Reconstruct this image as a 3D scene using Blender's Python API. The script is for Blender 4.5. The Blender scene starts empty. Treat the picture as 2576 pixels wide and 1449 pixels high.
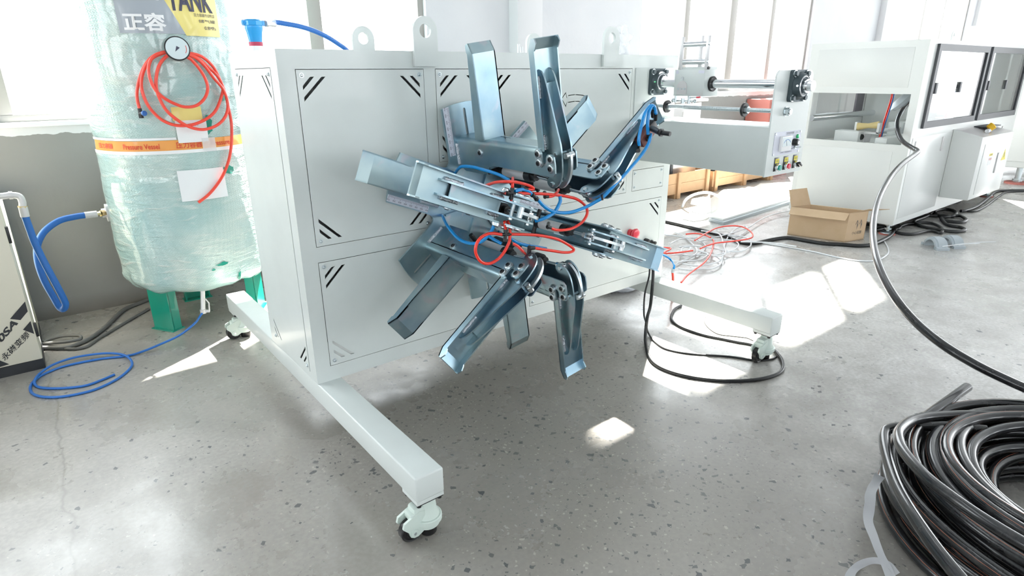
import bpy, bmesh, math, random
from mathutils import Vector, Matrix, noise
random.seed(7)
S = bpy.context.scene
COL = S.collection
PI = math.pi

# ------------------------------------------------------------------ camera, sky, sun, exposure
CAM = Vector((-0.71462, -2.16532, 1.40997)); FPX = 1525.901
cd = bpy.data.cameras.new('camera'); cam = bpy.data.objects.new('camera', cd); COL.objects.link(cam)
cam.location = CAM; cam.rotation_euler = (1.2318020, 0.0082690, -0.6679113)
cd.sensor_width = 36; cd.lens = 36 * FPX / 2576; cd.clip_start = .02; cd.clip_end = 200
S.camera = cam
RC = cam.rotation_euler.to_matrix()
W_ = bpy.data.worlds.new('world'); S.world = W_; W_.use_nodes = True
bg = W_.node_tree.nodes['Background']; bg.inputs[0].default_value = (.93, .97, 1, 1); bg.inputs[1].default_value = 5.0
sl = bpy.data.lights.new('sun', 'SUN'); sl.energy = 34; sl.angle = .012; sl.color = (1, .95, .88)
sun = bpy.data.objects.new('sun', sl); COL.objects.link(sun)
sun.rotation_euler = Vector((.626, .423, 1)).to_track_quat('Z', 'Y').to_euler(); sun.location = (8, 6, 12)
vs = S.view_settings; vs.view_transform = 'Standard'; vs.look = 'None'; vs.gamma = 1; vs.use_curve_mapping = False
vs.exposure = 0.76
S.cycles.max_bounces = 8; S.cycles.transparent_max_bounces = 16

def P(u, v, x=None, y=None, z=None, d=None):
    """point of the place seen at photo pixel (u, v) on the given plane"""
    r = RC @ Vector(((u - 1288) / FPX, -(v - 724.5) / FPX, -1))
    if x is not None: t = (x - CAM.x) / r.x
    elif y is not None: t = (y - CAM.y) / r.y
    elif z is not None: t = (z - CAM.z) / r.z
    else: t = d
    return CAM + r * t
def G(u, v, z=0): return P(u, v, z=z)

# ------------------------------------------------------------------ materials
def nt(m):
    return m.node_tree.nodes, m.node_tree.links
def mat(name, col, rough=.5, metal=0., coat=0., spec=.5, emit=None, alpha=None, trans=0.):
    m = bpy.data.materials.new(name); m.use_nodes = True
    b = m.node_tree.nodes['Principled BSDF']
    b.inputs['Base Color'].default_value = (*col, 1); b.inputs['Roughness'].default_value = rough
    b.inputs['Metallic'].default_value = metal; b.inputs['Coat Weight'].default_value = coat
    b.inputs['Specular IOR Level'].default_value = spec
    if trans: b.inputs['Transmission Weight'].default_value = trans
    return m
def add(m, t, **kw):
    n = m.node_tree.nodes.new(t)
    for k, v in kw.items():
        if k in n.inputs.keys() if hasattr(n.inputs, 'keys') else False: n.inputs[k].default_value = v
        else: setattr(n, k, v)
    return n
def pos(m):
    return add(m, 'ShaderNodeNewGeometry').outputs['Position']
def tex(m, kind, scale, vec=None, **kw):
    n = add(m, kind); n.inputs['Scale'].default_value = scale
    for k, v in kw.items(): n.inputs[k].default_value = v
    m.node_tree.links.new(vec if vec is not None else pos(m), n.inputs['Vector'])
    return n
def ramp(m, inp, stops):
    r = add(m, 'ShaderNodeValToRGB'); m.node_tree.links.new(inp, r.inputs[0])
    e = r.color_ramp.elements
    while len(e) < len(stops): e.new(.5)
    for el, (p, c) in zip(e, stops):
        el.position = p; el.color = (c, c, c, 1) if isinstance(c, (int, float)) else (*c, 1)
    return r.outputs[0]
def mix(m, fac, a, b, mode='MIX'):
    n = add(m, 'ShaderNodeMix', data_type='RGBA', blend_type=mode)
    L = m.node_tree.links
    for i, v in ((0, fac), (6, a), (7, b)):
        if hasattr(v, 'links') or hasattr(v, 'is_linked'): L.new(v, n.inputs[i])
        elif isinstance(v, (int, float)): n.inputs[i].default_value = v if i == 0 else (v, v, v, 1)
        else: n.inputs[i].default_value = (*v, 1)
    return n.outputs[2]
def math_(m, op, a, b=0.):
    n = add(m, 'ShaderNodeMath', operation=op)
    for i, v in ((0, a), (1, b)):
        if hasattr(v, 'is_linked'): m.node_tree.links.new(v, n.inputs[i])
        else: n.inputs[i].default_value = v
    return n.outputs[0]
def setin(m, name, out):
    m.node_tree.links.new(out, m.node_tree.nodes['Principled BSDF'].inputs[name])
def bump(m, h, strength=.2, dist=.01):
    b = add(m, 'ShaderNodeBump'); b.inputs['Strength'].default_value = strength; b.inputs['Distance'].default_value = dist
    m.node_tree.links.new(h, b.inputs['Height']); setin(m, 'Normal', b.outputs[0])

M = {}
M['paint'] = mat('machine paint', (.66, .71, .69), .32, coat=.15)
n_ = tex(M['paint'], 'ShaderNodeTexNoise', 6, Detail=3.); setin(M['paint'], 'Base Color', mix(M['paint'], ramp(M['paint'], n_.outputs[0], [(.35, 0), (.7, 1)]), (.66, .71, .69), (.63, .675, .655)))
n_ = tex(M['paint'], 'ShaderNodeTexNoise', 420); bump(M['paint'], n_.outputs[0], .05, .001)
M['paint2'] = mat('enclosure paint', (.74, .76, .74), .35, coat=.1)
M['inside'] = mat('cabinet inside', (.16, .18, .2), .6)
M['dark'] = mat('dark gap', (.02, .02, .025), .7)
M['black'] = mat('black plastic', (.015, .016, .018), .35)
M['rubber'] = mat('black rubber', (.012, .012, .013), .3)
M['chrome'] = mat('polished steel', (.78, .8, .82), .16, 1.)
M['steel'] = mat('zinc bolt steel', (.62, .68, .7), .3, 1.)
M['alu'] = mat('anodised aluminium', (.68, .67, .67), .4, .3)
M['cast'] = mat('pale caster enamel', (.64, .74, .68), .4, coat=.2)
n_ = tex(M['cast'], 'ShaderNodeTexNoise', 260, Detail=4.); bump(M['cast'], n_.outputs[0], .25, .002)
M['iron'] = mat('dark cast iron', (.055, .08, .09), .42, .3)
n_ = tex(M['iron'], 'ShaderNodeTexNoise', 300, Detail=4.); bump(M['iron'], n_.outputs[0], .4, .002)
M['blue'] = mat('blue air tube', (0.0, .27, .70), .25, coat=.3)
M['red'] = mat('red air tube', (.85, .03, .015), .25, coat=.3)
M['coilred'] = mat('coral red hose', (.9, .07, .04), .3, coat=.3)
M['green'] = mat('green tank enamel', (0, .27, .19), .3, coat=.3)
M['white'] = mat('white plastic', (.85, .86, .86), .4)
M['paper'] = mat('paper', (.85, .87, .88), .6)
M['ruler'] = mat('ruler tape', (.66, .68, .76), .45)
M['ink'] = mat('dark print', (.06, .06, .1), .6)
M['redink'] = mat('red print', (.7, .06, .03), .6)
M['orange'] = mat('orange tape', (.86, .36, .07), .35, coat=.3)
M['yellow'] = mat('yellow poster', (.78, .66, .2), .4, coat=.3)
M['greyposter'] = mat('grey poster', (.36, .4, .44), .4, coat=.3)
M['brass'] = mat('brass', (.6, .48, .26), .3, 1.)
M['cream'] = mat('cream enamel', (.66, .63, .52), .4)
M['blackpaint'] = mat('black paint', (.02, .022, .026), .45)
M['hose'] = mat('blue hose', (.02, .15, .5), .45)
M['pvc'] = mat('grey pvc', (.42, .47, .5), .4)
M['yellowroll'] = mat('yellow rubber', (.75, .6, .28), .5)
M['orangedisc'] = mat('orange disc', (.8, .25, .12), .5)
M['brown'] = mat('valve body', (.18, .06, .05), .45)
M['btn_green'] = mat('green button', (0, .32, .25), .3, coat=.5)
M['btn_red'] = mat('red button', (.75, .03, .06), .25, coat=.5)
M['btn_yellow'] = mat('yellow tag', (.75, .65, .05), .5)
M['led'] = mat('green lamp', (0, .5, .15), .25, coat=.5)
M['dial'] = mat('dial face', (.66, .76, .78), .15, coat=.8)
M['filter_blue'] = mat('blue filter enamel', (0, .32, .75), .35, coat=.3)
M['frame_dark'] = mat('dark window frame', (.07, .075, .085), .5)
M['steelpanel'] = mat('stainless sheet', (.6, .58, .58), .3, .8)
M['winframe'] = mat('window frame', (.34, .33, .31), .5)
M['redbox'] = mat('red enamel', (.5, .17, .14), .55)
M['cardboard'] = mat('cardboard', (.56, .4, .25), .75)
n_ = tex(M['cardboard'], 'ShaderNodeTexNoise', 12, Detail=5.); setin(M['cardboard'], 'Base Color', mix(M['cardboard'], n_.outputs[0], (.52, .37, .22), (.6, .44, .29)))
M['wood'] = mat('pine', (.5, .32, .18), .65)
n_ = tex(M['wood'], 'ShaderNodeTexNoise', 7, Distortion=2., Detail=5.); setin(M['wood'], 'Base Color', mix(M['wood'], n_.outputs[0], (.56, .36, .20), (.47, .28, .15)))
# zinc plated steel of the reel
z = M['zinc'] = mat('zinc plated steel', (.5, .6, .66), .3, 1.)
a_ = tex(z, 'ShaderNodeTexNoise', 5, Detail=4.); b_ = tex(z, 'ShaderNodeTexNoise', 9, vec=None, Detail=2., Distortion=1.5)
c1 = mix(z, ramp(z, a_.outputs[0], [(.35, 0), (.65, 1)]), (.27, .40, .49), (.48, .60, .61))
c2 = mix(z, ramp(z, b_.outputs[0], [(.60, 0), (.74, .5)]), c1, (.60, .52, .56))
setin(z, 'Base Color', c2)
d_ = tex(z, 'ShaderNodeTexNoise', 40, Detail=5.); rr = add(z, 'ShaderNodeMapRange'); z.node_tree.links.new(d_.outputs[0], rr.inputs[0]); rr.inputs[3].default_value = .24; rr.inputs[4].default_value = .46; setin(z, 'Roughness', rr.outputs[0])
M['weld'] = mat('weld bead', (.62, .64, .68), .32, .8)
n_ = tex(M['weld'], 'ShaderNodeTexNoise', 180, Detail=3.); bump(M['weld'], n_.outputs[0], .9, .006)
# floor
f = M['floor'] = mat('worn concrete', (.3, .29, .27), .45, spec=.75)
pv = pos(f)
big = tex(f, 'ShaderNodeTexNoise', .9, pv, Detail=6., Roughness=.6).outputs[0]
med = tex(f, 'ShaderNodeTexNoise', 5, pv, Detail=8., Roughness=.65).outputs[0]
fine = tex(f, 'ShaderNodeTexNoise', 60, pv, Detail=4.).outputs[0]
base = mix(f, ramp(f, big, [(.35, 0), (.65, 1)]), (.30, .285, .26), (.42, .41, .385))
sx0 = add(f, 'ShaderNodeSeparateXYZ'); f.node_tree.links.new(pv, sx0.inputs[0]); add_x = sx0.outputs[0]
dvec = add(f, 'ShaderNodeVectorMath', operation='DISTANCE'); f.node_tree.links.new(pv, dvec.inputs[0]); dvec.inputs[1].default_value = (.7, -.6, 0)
wear_shade = ramp(f, math_(f, 'ADD', math_(f, 'DIVIDE', dvec.outputs['Value'], 4.), math_(f, 'MULTIPLY', math_(f, 'SUBTRACT', big, .5), .35)), [(.07, 1.), (.34, .22), (.9, .05)])  # worn patch; its darker tone also stands in for shade under the winder
base = mix(f, wear_shade, mix(f, ramp(f, big, [(.35, 0), (.65, 1)]), (.35, .33, .30), (.45, .43, .395)), (.265, .245, .215))
slab_sheen = ramp(f, math_(f, 'ADD', math_(f, 'MULTIPLY', add_x, .25), math_(f, 'MULTIPLY', math_(f, 'SUBTRACT', med, .5), .3)), [(.35, 0), (.62, 1)])  # smoother slab at right; its paleness also stands in for window light and sheen
base = mix(f, slab_sheen, base, mix(f, ramp(f, big, [(.35, 0), (.65, 1)]), (.52, .51, .49), (.62, .61, .59)))
base = mix(f, ramp(f, med, [(.38, .45), (.6, 0)]), base, (.27, .255, .23))
base = mix(f, ramp(f, fine, [(.4, .35), (.62, 0)]), base, (.24, .225, .205))
# dark stone chips show where the slab is worn through, mostly before the winder
def chips(scale, thr, colr, dens_scale, lo, hi, amt, fac):
    global base
    wv = tex(f, 'ShaderNodeTexNoise', 26, pv, Detail=2.)
    dv = add(f, 'ShaderNodeVectorMath', operation='MULTIPLY_ADD'); f.node_tree.links.new(wv.outputs[1], dv.inputs[0]); dv.inputs[1].default_value = (.035, .035, 0); f.node_tree.links.new(pv, dv.inputs[2])
    v = tex(f, 'ShaderNodeTexVoronoi', scale, dv.outputs[0]); v.feature = 'F1'; v.distance = 'MANHATTAN'
    sep = add(f, 'ShaderNodeSeparateColor'); f.node_tree.links.new(v.outputs['Color'], sep.inputs[0])
    sz = math_(f, 'LESS_THAN', v.outputs['Distance'], math_(f, 'MULTIPLY', sep.outputs[1], thr))
    dn = tex(f, 'ShaderNodeTexNoise', dens_scale, pv, Detail=3.).outputs[0]
    dmap = math_(f, 'MULTIPLY', ramp(f, dn, [(lo, 0), (hi, 1)]), wear_shade)
    pick = math_(f, 'LESS_THAN', sep.outputs[0], math_(f, 'MULTIPLY', dmap, amt))
    base = mix(f, math_(f, 'MULTIPLY', math_(f, 'MULTIPLY', sz, pick), fac), base, colr)
chips(38, .72, (.07, .075, .08), 1.7, .40, .66, .34, .9)
chips(58, .8, (.10, .105, .105), 2.3, .40, .7, .42, .85)
chips(110, .8, (.17, .165, .155), 3.1, .35, .7, .6, .6)
chips(90, .6, (.5, .47, .42), 2.6, .35, .7, .7, .6)
# expansion joint / cracks (worn lines in the slab)
sx = add(f, 'ShaderNodeSeparateXYZ'); f.node_tree.links.new(pv, sx.inputs[0])
wob = tex(f, 'ShaderNodeTexNoise', 4, pv, Detail=5.).outputs[0]
def crack(axis, at, wid, amp, col, lo=None, hi=None):
    global base
    c = math_(f, 'ADD', sx.outputs[axis], math_(f, 'MULTIPLY', math_(f, 'SUBTRACT', wob, .5), amp))
    dd = math_(f, 'ABSOLUTE', math_(f, 'SUBTRACT', c, at))
    base = mix(f, ramp(f, dd, [(0, .8), (wid, 0)]), base, col)
crack(0, -.86, .008, .14, (.24, .225, .2))
crack(0, 3.1, .004, .05, (.22, .21, .19))
crack(1, 1.16, .004, .04, (.22, .21, .19))
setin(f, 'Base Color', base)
ro = tex(f, 'ShaderNodeTexNoise', 2.2, pv, Detail=7., Roughness=.6).outputs[0]
setin(f, 'Roughness', ramp(f, ro, [(.40, .20), (.62, .42)]))
bump(f, med, .12, .01)
# walls
w = M['wall'] = mat('whitewashed wall with grey dado', (.78, .8, .82), .75)
wp = pos(w); wsx = add(w, 'ShaderNodeSeparateXYZ'); w.node_tree.links.new(wp, wsx.inputs[0])
wn = tex(w, 'ShaderNodeTexNoise', 9, wp, Detail=6.).outputs[0]; wn2 = tex(w, 'ShaderNodeTexNoise', 1.3, wp, Detail=5.).outputs[0]
zz = math_(w, 'ADD', wsx.outputs[2], math_(w, 'MULTIPLY', math_(w, 'SUBTRACT', wn, .5), .045))
low = math_(w, 'LESS_THAN', zz, 1.105)
grey = mix(w, ramp(w, wn2, [(.3, 0), (.7, 1)]), (.24, .24, .237), (.29, .29, .287))
spot = tex(w, 'ShaderNodeTexNoise', 14, wp, Detail=3.).outputs[0]
grey = mix(w, ramp(w, spot, [(.735, 0), (.75, .8)]), grey, (.7, .7, .68))
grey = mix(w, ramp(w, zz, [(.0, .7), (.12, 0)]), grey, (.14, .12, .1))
wht = mix(w, ramp(w, wn2, [(.3, 0), (.7, 1)]), (.60, .62, .65), (.68, .69, .71))
setin(w, 'Base Color', mix(w, low, wht, grey)); bump(w, wn, .15, .02)
M['whitewash'] = mat('whitewash', (.68, .69, .71), .75)
M['ceiling'] = mat('roof sheet', (.6, .62, .63), .7)
# glass
g = M['glass'] = bpy.data.materials.new('window glass'); g.use_nodes = True
N, L = nt(g); N.remove(N['Principled BSDF'])
tr = N.new('ShaderNodeBsdfTransparent'); tr.inputs[0].default_value = (.95, .97, .97, 1); gl = N.new('ShaderNodeBsdfGlossy'); gl.inputs['Roughness'].default_value = .03
lw = N.new('ShaderNodeLayerWeight'); pw = N.new('ShaderNodeMath'); pw.operation = 'POWER'; pw.inputs[1].default_value = 5; L.new(lw.outputs['Facing'], pw.inputs[0]); fr = N.new('ShaderNodeMath'); fr.operation = 'MULTIPLY_ADD'; fr.inputs[1].default_value = .85; fr.inputs[2].default_value = .05; L.new(pw.outputs[0], fr.inputs[0]); lw.inputs[0].default_value = .5; mx = N.new('ShaderNodeMixShader'); L.new(fr.outputs[0], mx.inputs[0]); L.new(tr.outputs[0], mx.inputs[1]); L.new(gl.outputs[0], mx.inputs[2]); L.new(mx.outputs[0], N['Material Output'].inputs[0])
# clear film
def film(name, tint, op, rough=.2):
    m = bpy.data.materials.new(name); m.use_nodes = True; N, L = nt(m); b = N['Principled BSDF']
    b.inputs['Base Color'].default_value = (*tint, 1); b.inputs['Roughness'].default_value = rough
    t = N.new('ShaderNodeBsdfTransparent'); x = N.new('ShaderNodeMixShader'); x.inputs[0].default_value = op
    L.new(t.outputs[0], x.inputs[1]); L.new(b.outputs[0], x.inputs[2]); L.new(x.outputs[0], N['Material Output'].inputs[0]); return m
M['film'] = film('clear plastic film', (.86, .88, .9), .55)
# bubble wrap over the tank: the plastic is milky, the enamel under it shows green
bw = M['wrap'] = mat('bubble wrap over green enamel', (.5, .66, .62), .22, coat=.7)
bp_ = pos(bw); bn = tex(bw, 'ShaderNodeTexNoise', 2.6, bp_, Detail=4., Distortion=.6).outputs[0]
mpn = add(bw, 'ShaderNodeMapping'); bw.node_tree.links.new(bp_, mpn.inputs[0]); mpn.inputs['Rotation'].default_value = (.5, .6, 0); mpn.inputs['Scale'].default_value = (2.0, 2.0, 11)
bn2 = tex(bw, 'ShaderNodeTexNoise', 2.4, mpn.outputs[0], Detail=6., Distortion=1.2).outputs[0]
mp2 = add(bw, 'ShaderNodeMapping'); bw.node_tree.links.new(bp_, mp2.inputs[0]); mp2.inputs['Rotation'].default_value = (.35, .78, .4); bv = tex(bw, 'ShaderNodeTexVoronoi', 105, mp2.outputs[0]); bv.inputs['Randomness'].default_value = .22
cc = mix(bw, ramp(bw, bn, [(.34, 0), (.64, 1)]), (.36, .55, .54), (.60, .70, .65))
cc = mix(bw, ramp(bw, bn2, [(.56, 0), (.70, .65)]), cc, (.76, .78, .72))
cc = mix(bw, ramp(bw, bv.outputs['Distance'], [(.25, 0), (.6, .30)]), cc, (.30, .48, .46))
setin(bw, 'Base Color', cc)
hsum = math_(bw, 'ADD', math_(bw, 'MULTIPLY', bv.outputs['Distance'], -.3), math_(bw, 'MULTIPLY', bn2, 2.2)); bump(bw, hsum, .55, .012)
# pipe: black pe with a thin orange line handled as geometry
pe = M['pe'] = mat('black polyethylene', (.02, .021, .023), .24, coat=.3)
pn = tex(pe, 'ShaderNodeTexNoise', 25, Detail=6.).outputs[0]; setin(pe, 'Base Color', mix(pe, ramp(pe, pn, [(.5, 0), (.75, .5)]), (.014, .015, .017), (.06, .058, .055)))
M['pestripe'] = mat('orange pipe stripe', (.5, .16, .08), .4)
M['whitetube'] = mat('white air tube', (.78, .8, .82), .35)
M['cable'] = mat('black cable', (.012, .013, .014), .4)
M['greycable'] = mat('dusty grey cable', (.13, .13, .125), .6)
M['strap'] = mat('white woven strap', (.75, .76, .78), .4)

# ------------------------------------------------------------------ mesh helpers
def fin(me, m, ang=35):
    for mm in (m if isinstance(m, (list, tuple)) else [m]): me.materials.append(mm)
    me.polygons.foreach_set('use_smooth', [True] * len(me.polygons)); me.set_sharp_from_angle(angle=math.radians(ang))
    return me
class MB:
    def __init__(s): s.bm = bmesh.new()
    def _new(s, f0): return s.bm.faces[f0:]
    def box(s, x0, x1, y0, y1, z0, z1, bev=0., M_=None, seg=2):
        r = bmesh.ops.create_cube(s.bm, size=1)
        T = Matrix.Translation(((x0 + x1) / 2, (y0 + y1) / 2, (z0 + z1) / 2)) @ Matrix.Diagonal((abs(x1 - x0), abs(y1 - y0), abs(z1 - z0), 1))
        vs_ = r['verts']; bmesh.ops.transform(s.bm, matrix=T, verts=vs_)
        if bev:
            ed = list({e for v in vs_ for e in v.link_edges})
            q = bmesh.ops.bevel(s.bm, geom=ed, offset=bev, segments=seg, affect='EDGES', profile=.5); vs_ = list({v for ff in q['faces'] for v in ff.verts} | {v for v in vs_ if v.is_valid})
        if M_ is not None: bmesh.ops.transform(s.bm, matrix=M_, verts=[v for v in vs_ if v.is_valid])
        return s
    def cyl(s, p0, p1, r, seg=16, r2=None, caps=True):
        p0 = Vector(p0); p1 = Vector(p1); d = p1 - p0
        if r2 is None: r2 = r
        R = d.to_track_quat('Z', 'Y').to_matrix().to_4x4(); T = Matrix.Translation((p0 + p1) / 2) @ R
        bmesh.ops.create_cone(s.bm, cap_ends=caps, segments=seg, radius1=r, radius2=max(r2, 1e-5), depth=d.length, matrix=T); return s
    def lathe(s, prof, M_=None, seg=24):
        M_ = M_ or Matrix(); rings = []
        for r, zz_ in prof:
            rings.append([s.bm.verts.new(M_ @ Vector((r * math.cos(2 * PI * i / seg), r * math.sin(2 * PI * i / seg), zz_))) for i in range(seg)])
        for a, b in zip(rings, rings[1:]):
            for i in range(seg): s.bm.faces.new((a[i], a[(i + 1) % seg], b[(i + 1) % seg], b[i]))
        s.bm.faces.new(rings[0][::-1]); s.bm.faces.new(rings[-1]); return s
    def sphere(s, c, r, seg=12, sc=(1, 1, 1)):
        bmesh.ops.create_uvsphere(s.bm, u_segments=seg, v_segments=max(6, seg // 2), radius=r, matrix=Matrix.Translation(c) @ Matrix.Diagonal((*sc, 1))); return s
    def prism(s, poly, M_, h0, h1):
        a = [s.bm.verts.new(M_ @ Vector((x, y, h0))) for x, y in poly]; b = [s.bm.verts.new(M_ @ Vector((x, y, h1))) for x, y in poly]
        n = len(poly)
        s.bm.faces.new(a[::-1]); s.bm.faces.new(b)
        for i in range(n): s.bm.faces.new((a[i], a[(i + 1) % n], b[(i + 1) % n], b[i]))
        return s
    def quad(s, *ps): s.bm.faces.new([s.bm.verts.new(p) for p in ps]); return s
    def tube(s, pts, r, seg=8, caps=True, radii=None):
        pts = [Vector(p) for p in pts]; q = [pts[0]]
        for p in pts[1:]:
            if (p - q[-1]).length > 1e-4: q.append(p)
        pts = q; n = len(pts); tan = []
        for i in range(n):
            t = (pts[min(i + 1, n - 1)] - pts[max(i - 1, 0)]); tan.append(t.normalized() if t.length > 1e-9 else Vector((0, 0, 1)))
        up = Vector((0, 0, 1)) if abs(tan[0].z) < .9 else Vector((1, 0, 0))
        nrm = (up - tan[0] * up.dot(tan[0])).normalized(); rings = []; s.frames = []
        for i in range(n):
            nrm = (nrm - tan[i] * nrm.dot(tan[i]))
            nrm = nrm.normalized() if nrm.length > 1e-6 else tan[i].orthogonal().normalized()
            bn_ = tan[i].cross(nrm); rad = radii[i] if radii else r
            rings.append([s.bm.verts.new(pts[i] + (nrm * math.cos(2 * PI * k / seg) + bn_ * math.sin(2 * PI * k / seg)) * rad) for k in range(seg)])
            s.frames.append((pts[i], tan[i], nrm, bn_))
        for a, b in zip(rings, rings[1:]):
            for k in range(seg): s.bm.faces.new((a[k], a[(k + 1) % seg], b[(k + 1) % seg], b[k]))
        if caps: s.bm.faces.new(rings[0][::-1]); s.bm.faces.new(rings[-1])
        return s
    def mesh(s, m, ang=35, tf=None):
        if tf is not None: bmesh.ops.transform(s.bm, matrix=tf, verts=s.bm.verts[:])
        bmesh.ops.recalc_face_normals(s.bm, faces=s.bm.faces[:])
        me = bpy.data.meshes.new('m'); s.bm.to_mesh(me); s.bm.free(); return fin(me, m, ang)
def smooth(pts, k=8, closed=False):
    pts = [Vector(p) for p in pts]; n = len(pts); out = []
    rng = range(n if closed else n - 1)
    for i in rng:
        p0 = pts[(i - 1) % n] if closed or i > 0 else pts[0] * 2 - pts[1]
        p1 = pts[i]; p2 = pts[(i + 1) % n]; p3 = pts[(i + 2) % n] if closed or i + 2 < n else pts[-1] * 2 - pts[-2]
        for j in range(k):
            t = j / k
            out.append(.5 * ((2 * p1) + (p2 - p0) * t + (2 * p0 - 5 * p1 + 4 * p2 - p3) * t * t + (3 * p1 - p0 - 3 * p2 + p3) * t ** 3))
    if not closed: out.append(pts[-1])
    return out
def plate(outline, holes, th, M_, m, ang=35):
    cu = bpy.data.curves.new('c', 'CURVE'); cu.dimensions = '2D'; cu.fill_mode = 'BOTH'; cu.extrude = th / 2
    for pts in [outline] + list(holes):
        sp = cu.splines.new('POLY'); sp.points.add(len(pts) - 1); sp.use_cyclic_u = True
        for i, p in enumerate(pts): sp.points[i].co = (p[0], p[1], 0, 1)
    o = bpy.data.objects.new('c', cu); me = bpy.data.meshes.new_from_object(o)
    bpy.data.objects.remove(o); bpy.data.curves.remove(cu); me.materials.clear()
    me.transform(M_); return fin(me, m, ang)
def textmesh(body, m, depth=0., bold=0.):
    cu = bpy.data.curves.new('t', 'FONT'); cu.body = body; cu.extrude = depth; cu.resolution_u = 3; cu.offset = bold
    o = bpy.data.objects.new('t', cu); me = bpy.data.meshes.new_from_object(o); bpy.data.objects.remove(o); bpy.data.curves.remove(cu); me.materials.clear()
    xs = [v.co.x for v in me.vertices]; ys = [v.co.y for v in me.vertices]
    x0, x1, y0, y1 = min(xs), max(xs), min(ys), max(ys)
    for v in me.vertices: v.co.x = (v.co.x - x0) / (x1 - x0) ; v.co.y = (v.co.y - y0) / (y1 - y0)
    me.materials.append(m); return me            # unit box text
def text_on(name, body, m, p0, px, py, parent, raw=False, bold=0.):
    """text filling the parallelogram p0, p0+px, p0+py"""
    me = textmesh(body, m, 0., bold); p0 = Vector(p0); px = Vector(px); py = Vector(py)
    for v in me.vertices: v.co = p0 + px * v.co.x + py * v.co.y
    return obj(name, me, parent, raw=raw)
def circ(cx, cy, r, n=20, a0=0., a1=2 * PI, end=False):
    return [(cx + r * math.cos(a0 + (a1 - a0) * i / n), cy + r * math.sin(a0 + (a1 - a0) * i / n)) for i in range(n + (1 if end else 0))]
def rrect(x0, x1, y0, y1, r, n=4):
    o = []
    for cx, cy, a in ((x1 - r, y1 - r, 0), (x0 + r, y1 - r, PI / 2), (x0 + r, y0 + r, PI), (x1 - r, y0 + r, 1.5 * PI)):
        o += circ(cx, cy, r, n, a, a + PI / 2, True)
    return o
def MXZ(y): return Matrix(((1, 0, 0, 0), (0, 0, -1, y), (0, 1, 0, 0), (0, 0, 0, 1)))       # (a,b,h) -> (a, y-h, b)
def MYZ(x): return Matrix(((0, 0, 1, x), (1, 0, 0, 0), (0, 1, 0, 0), (0, 0, 0, 1)))        # (a,b,h) -> (x+h, a, b)
def MXY(z): return Matrix.Translation((0, 0, z))

# ------------------------------------------------------------------ object helpers
def rootof(o):
    while o.parent: o = o.parent
    return o
def obj(name, me, parent=None, raw=False, mw=None, label=None):
    if parent is not None and not raw: me.transform(Matrix.Translation(-rootof(parent).location))
    o = bpy.data.objects.new(name, me); me.name = name; COL.objects.link(o); o.parent = parent
    if mw is not None: o.matrix_local = mw
    if label: o['label'] = label
    return o
def thing(name, label, cat, loc=(0, 0, 0), group=None):
    o = bpy.data.objects.new(name, None); COL.objects.link(o); o.location = loc; o.empty_display_size = .1
    o['label'] = label; o['category'] = cat
    if group: o['group'] = group
    return o
def tag(o, label, cat, group=None):
    o['label'] = label; o['category'] = cat
    if group: o['group'] = group
    return o
def solo(name, me, label, cat, group=None):
    return tag(obj(name, me), label, cat, group)
def struct(name, me, parent=None):
    o = obj(name, me, parent)
    if parent is None: o['kind'] = 'structure'
    return o
def inst(name, me, parent, mw, label=None):
    o = bpy.data.objects.new(name, me); COL.objects.link(o); o.parent = parent; o.matrix_local = mw
    if label: o['label'] = label
    return o
def axis_to(p, d):
    return Matrix.Translation(p) @ Vector(d).to_track_quat('Z', 'Y').to_matrix().to_4x4()

def rel(parent, Mw): return Matrix.Translation(-rootof(parent).location) @ Mw

# ------------------------------------------------------------------ setting
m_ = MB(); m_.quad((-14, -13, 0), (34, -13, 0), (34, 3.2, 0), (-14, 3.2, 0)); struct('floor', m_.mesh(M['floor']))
YL, YR = 2.35, 2.72
WTOP = 9.4; SILL = 1.165; LOWTOP = 3.3; LOWR = 3.8; UP0, UP1 = 6.87, 8.38
def hole(x0, x1, z0, z1): return [(x0, z0), (x1, z0), (x1, z1), (x0, z1)]
bays_l = [(-3.4, 1.99)]; bays_r = [(4.98, 8.78), (12.0, 15.15), (18.2, 21.6)]
def wall(name, x0, x1, y, bays):
    hs = [hole(a, b, SILL, LOWTOP if y < 2.5 else LOWR) for a, b in bays] + [hole(a + (.95 if abs(a - 4.98) < .01 else 0), b, UP0, UP1) for a, b in bays]
    struct(name, plate([(x0, 0), (x1, 0), (x1, WTOP), (x0, WTOP)], hs, .12, MXZ(y + .06), M['wall']))
wall('wall_back', -14, 3.08, YL, bays_l)
wall('wall_right', 3.1, 34, YR, bays_r)
struct('wall_front_unseen', plate([(-14, 0), (34, 0), (34, WTOP), (-14, WTOP)], [hole(-12 + 5.2 * i, -8.4 + 5.2 * i, 1.2, 2.5) for i in range(3)] + [hole(4.4 + 5.2 * i, 6.9 + 5.2 * i, .9, 3.4) for i in range(5)], .12, MXZ(-12.9), M['whitewash']))  # unseen wall behind the camera, added with openings sized to set the fill
struct('wall_left_unseen', plate([(-13, 0), (2.4, 0), (2.4, WTOP), (-13, WTOP)], [hole(-11 + 3.4 * i, -8.8 + 3.4 * i, 1.2, 3.1) for i in range(4)], .12, MYZ(-9), M['whitewash']))  # unseen wall added at the left end; its openings control side light
m_ = MB(); m_.box(2.82, 3.1, YL - .12, YR + .2, 0, WTOP, .004); struct('trim_1', m_.mesh(M['whitewash']))
m_ = MB(); m_.box(10.95, 11.5, YR - .1, YR, 0, WTOP, .004); m_.box(15.5, 15.62, YR - .06, YR, 0, WTOP); struct('trim_2', m_.mesh(M['whitewash']))
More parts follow.
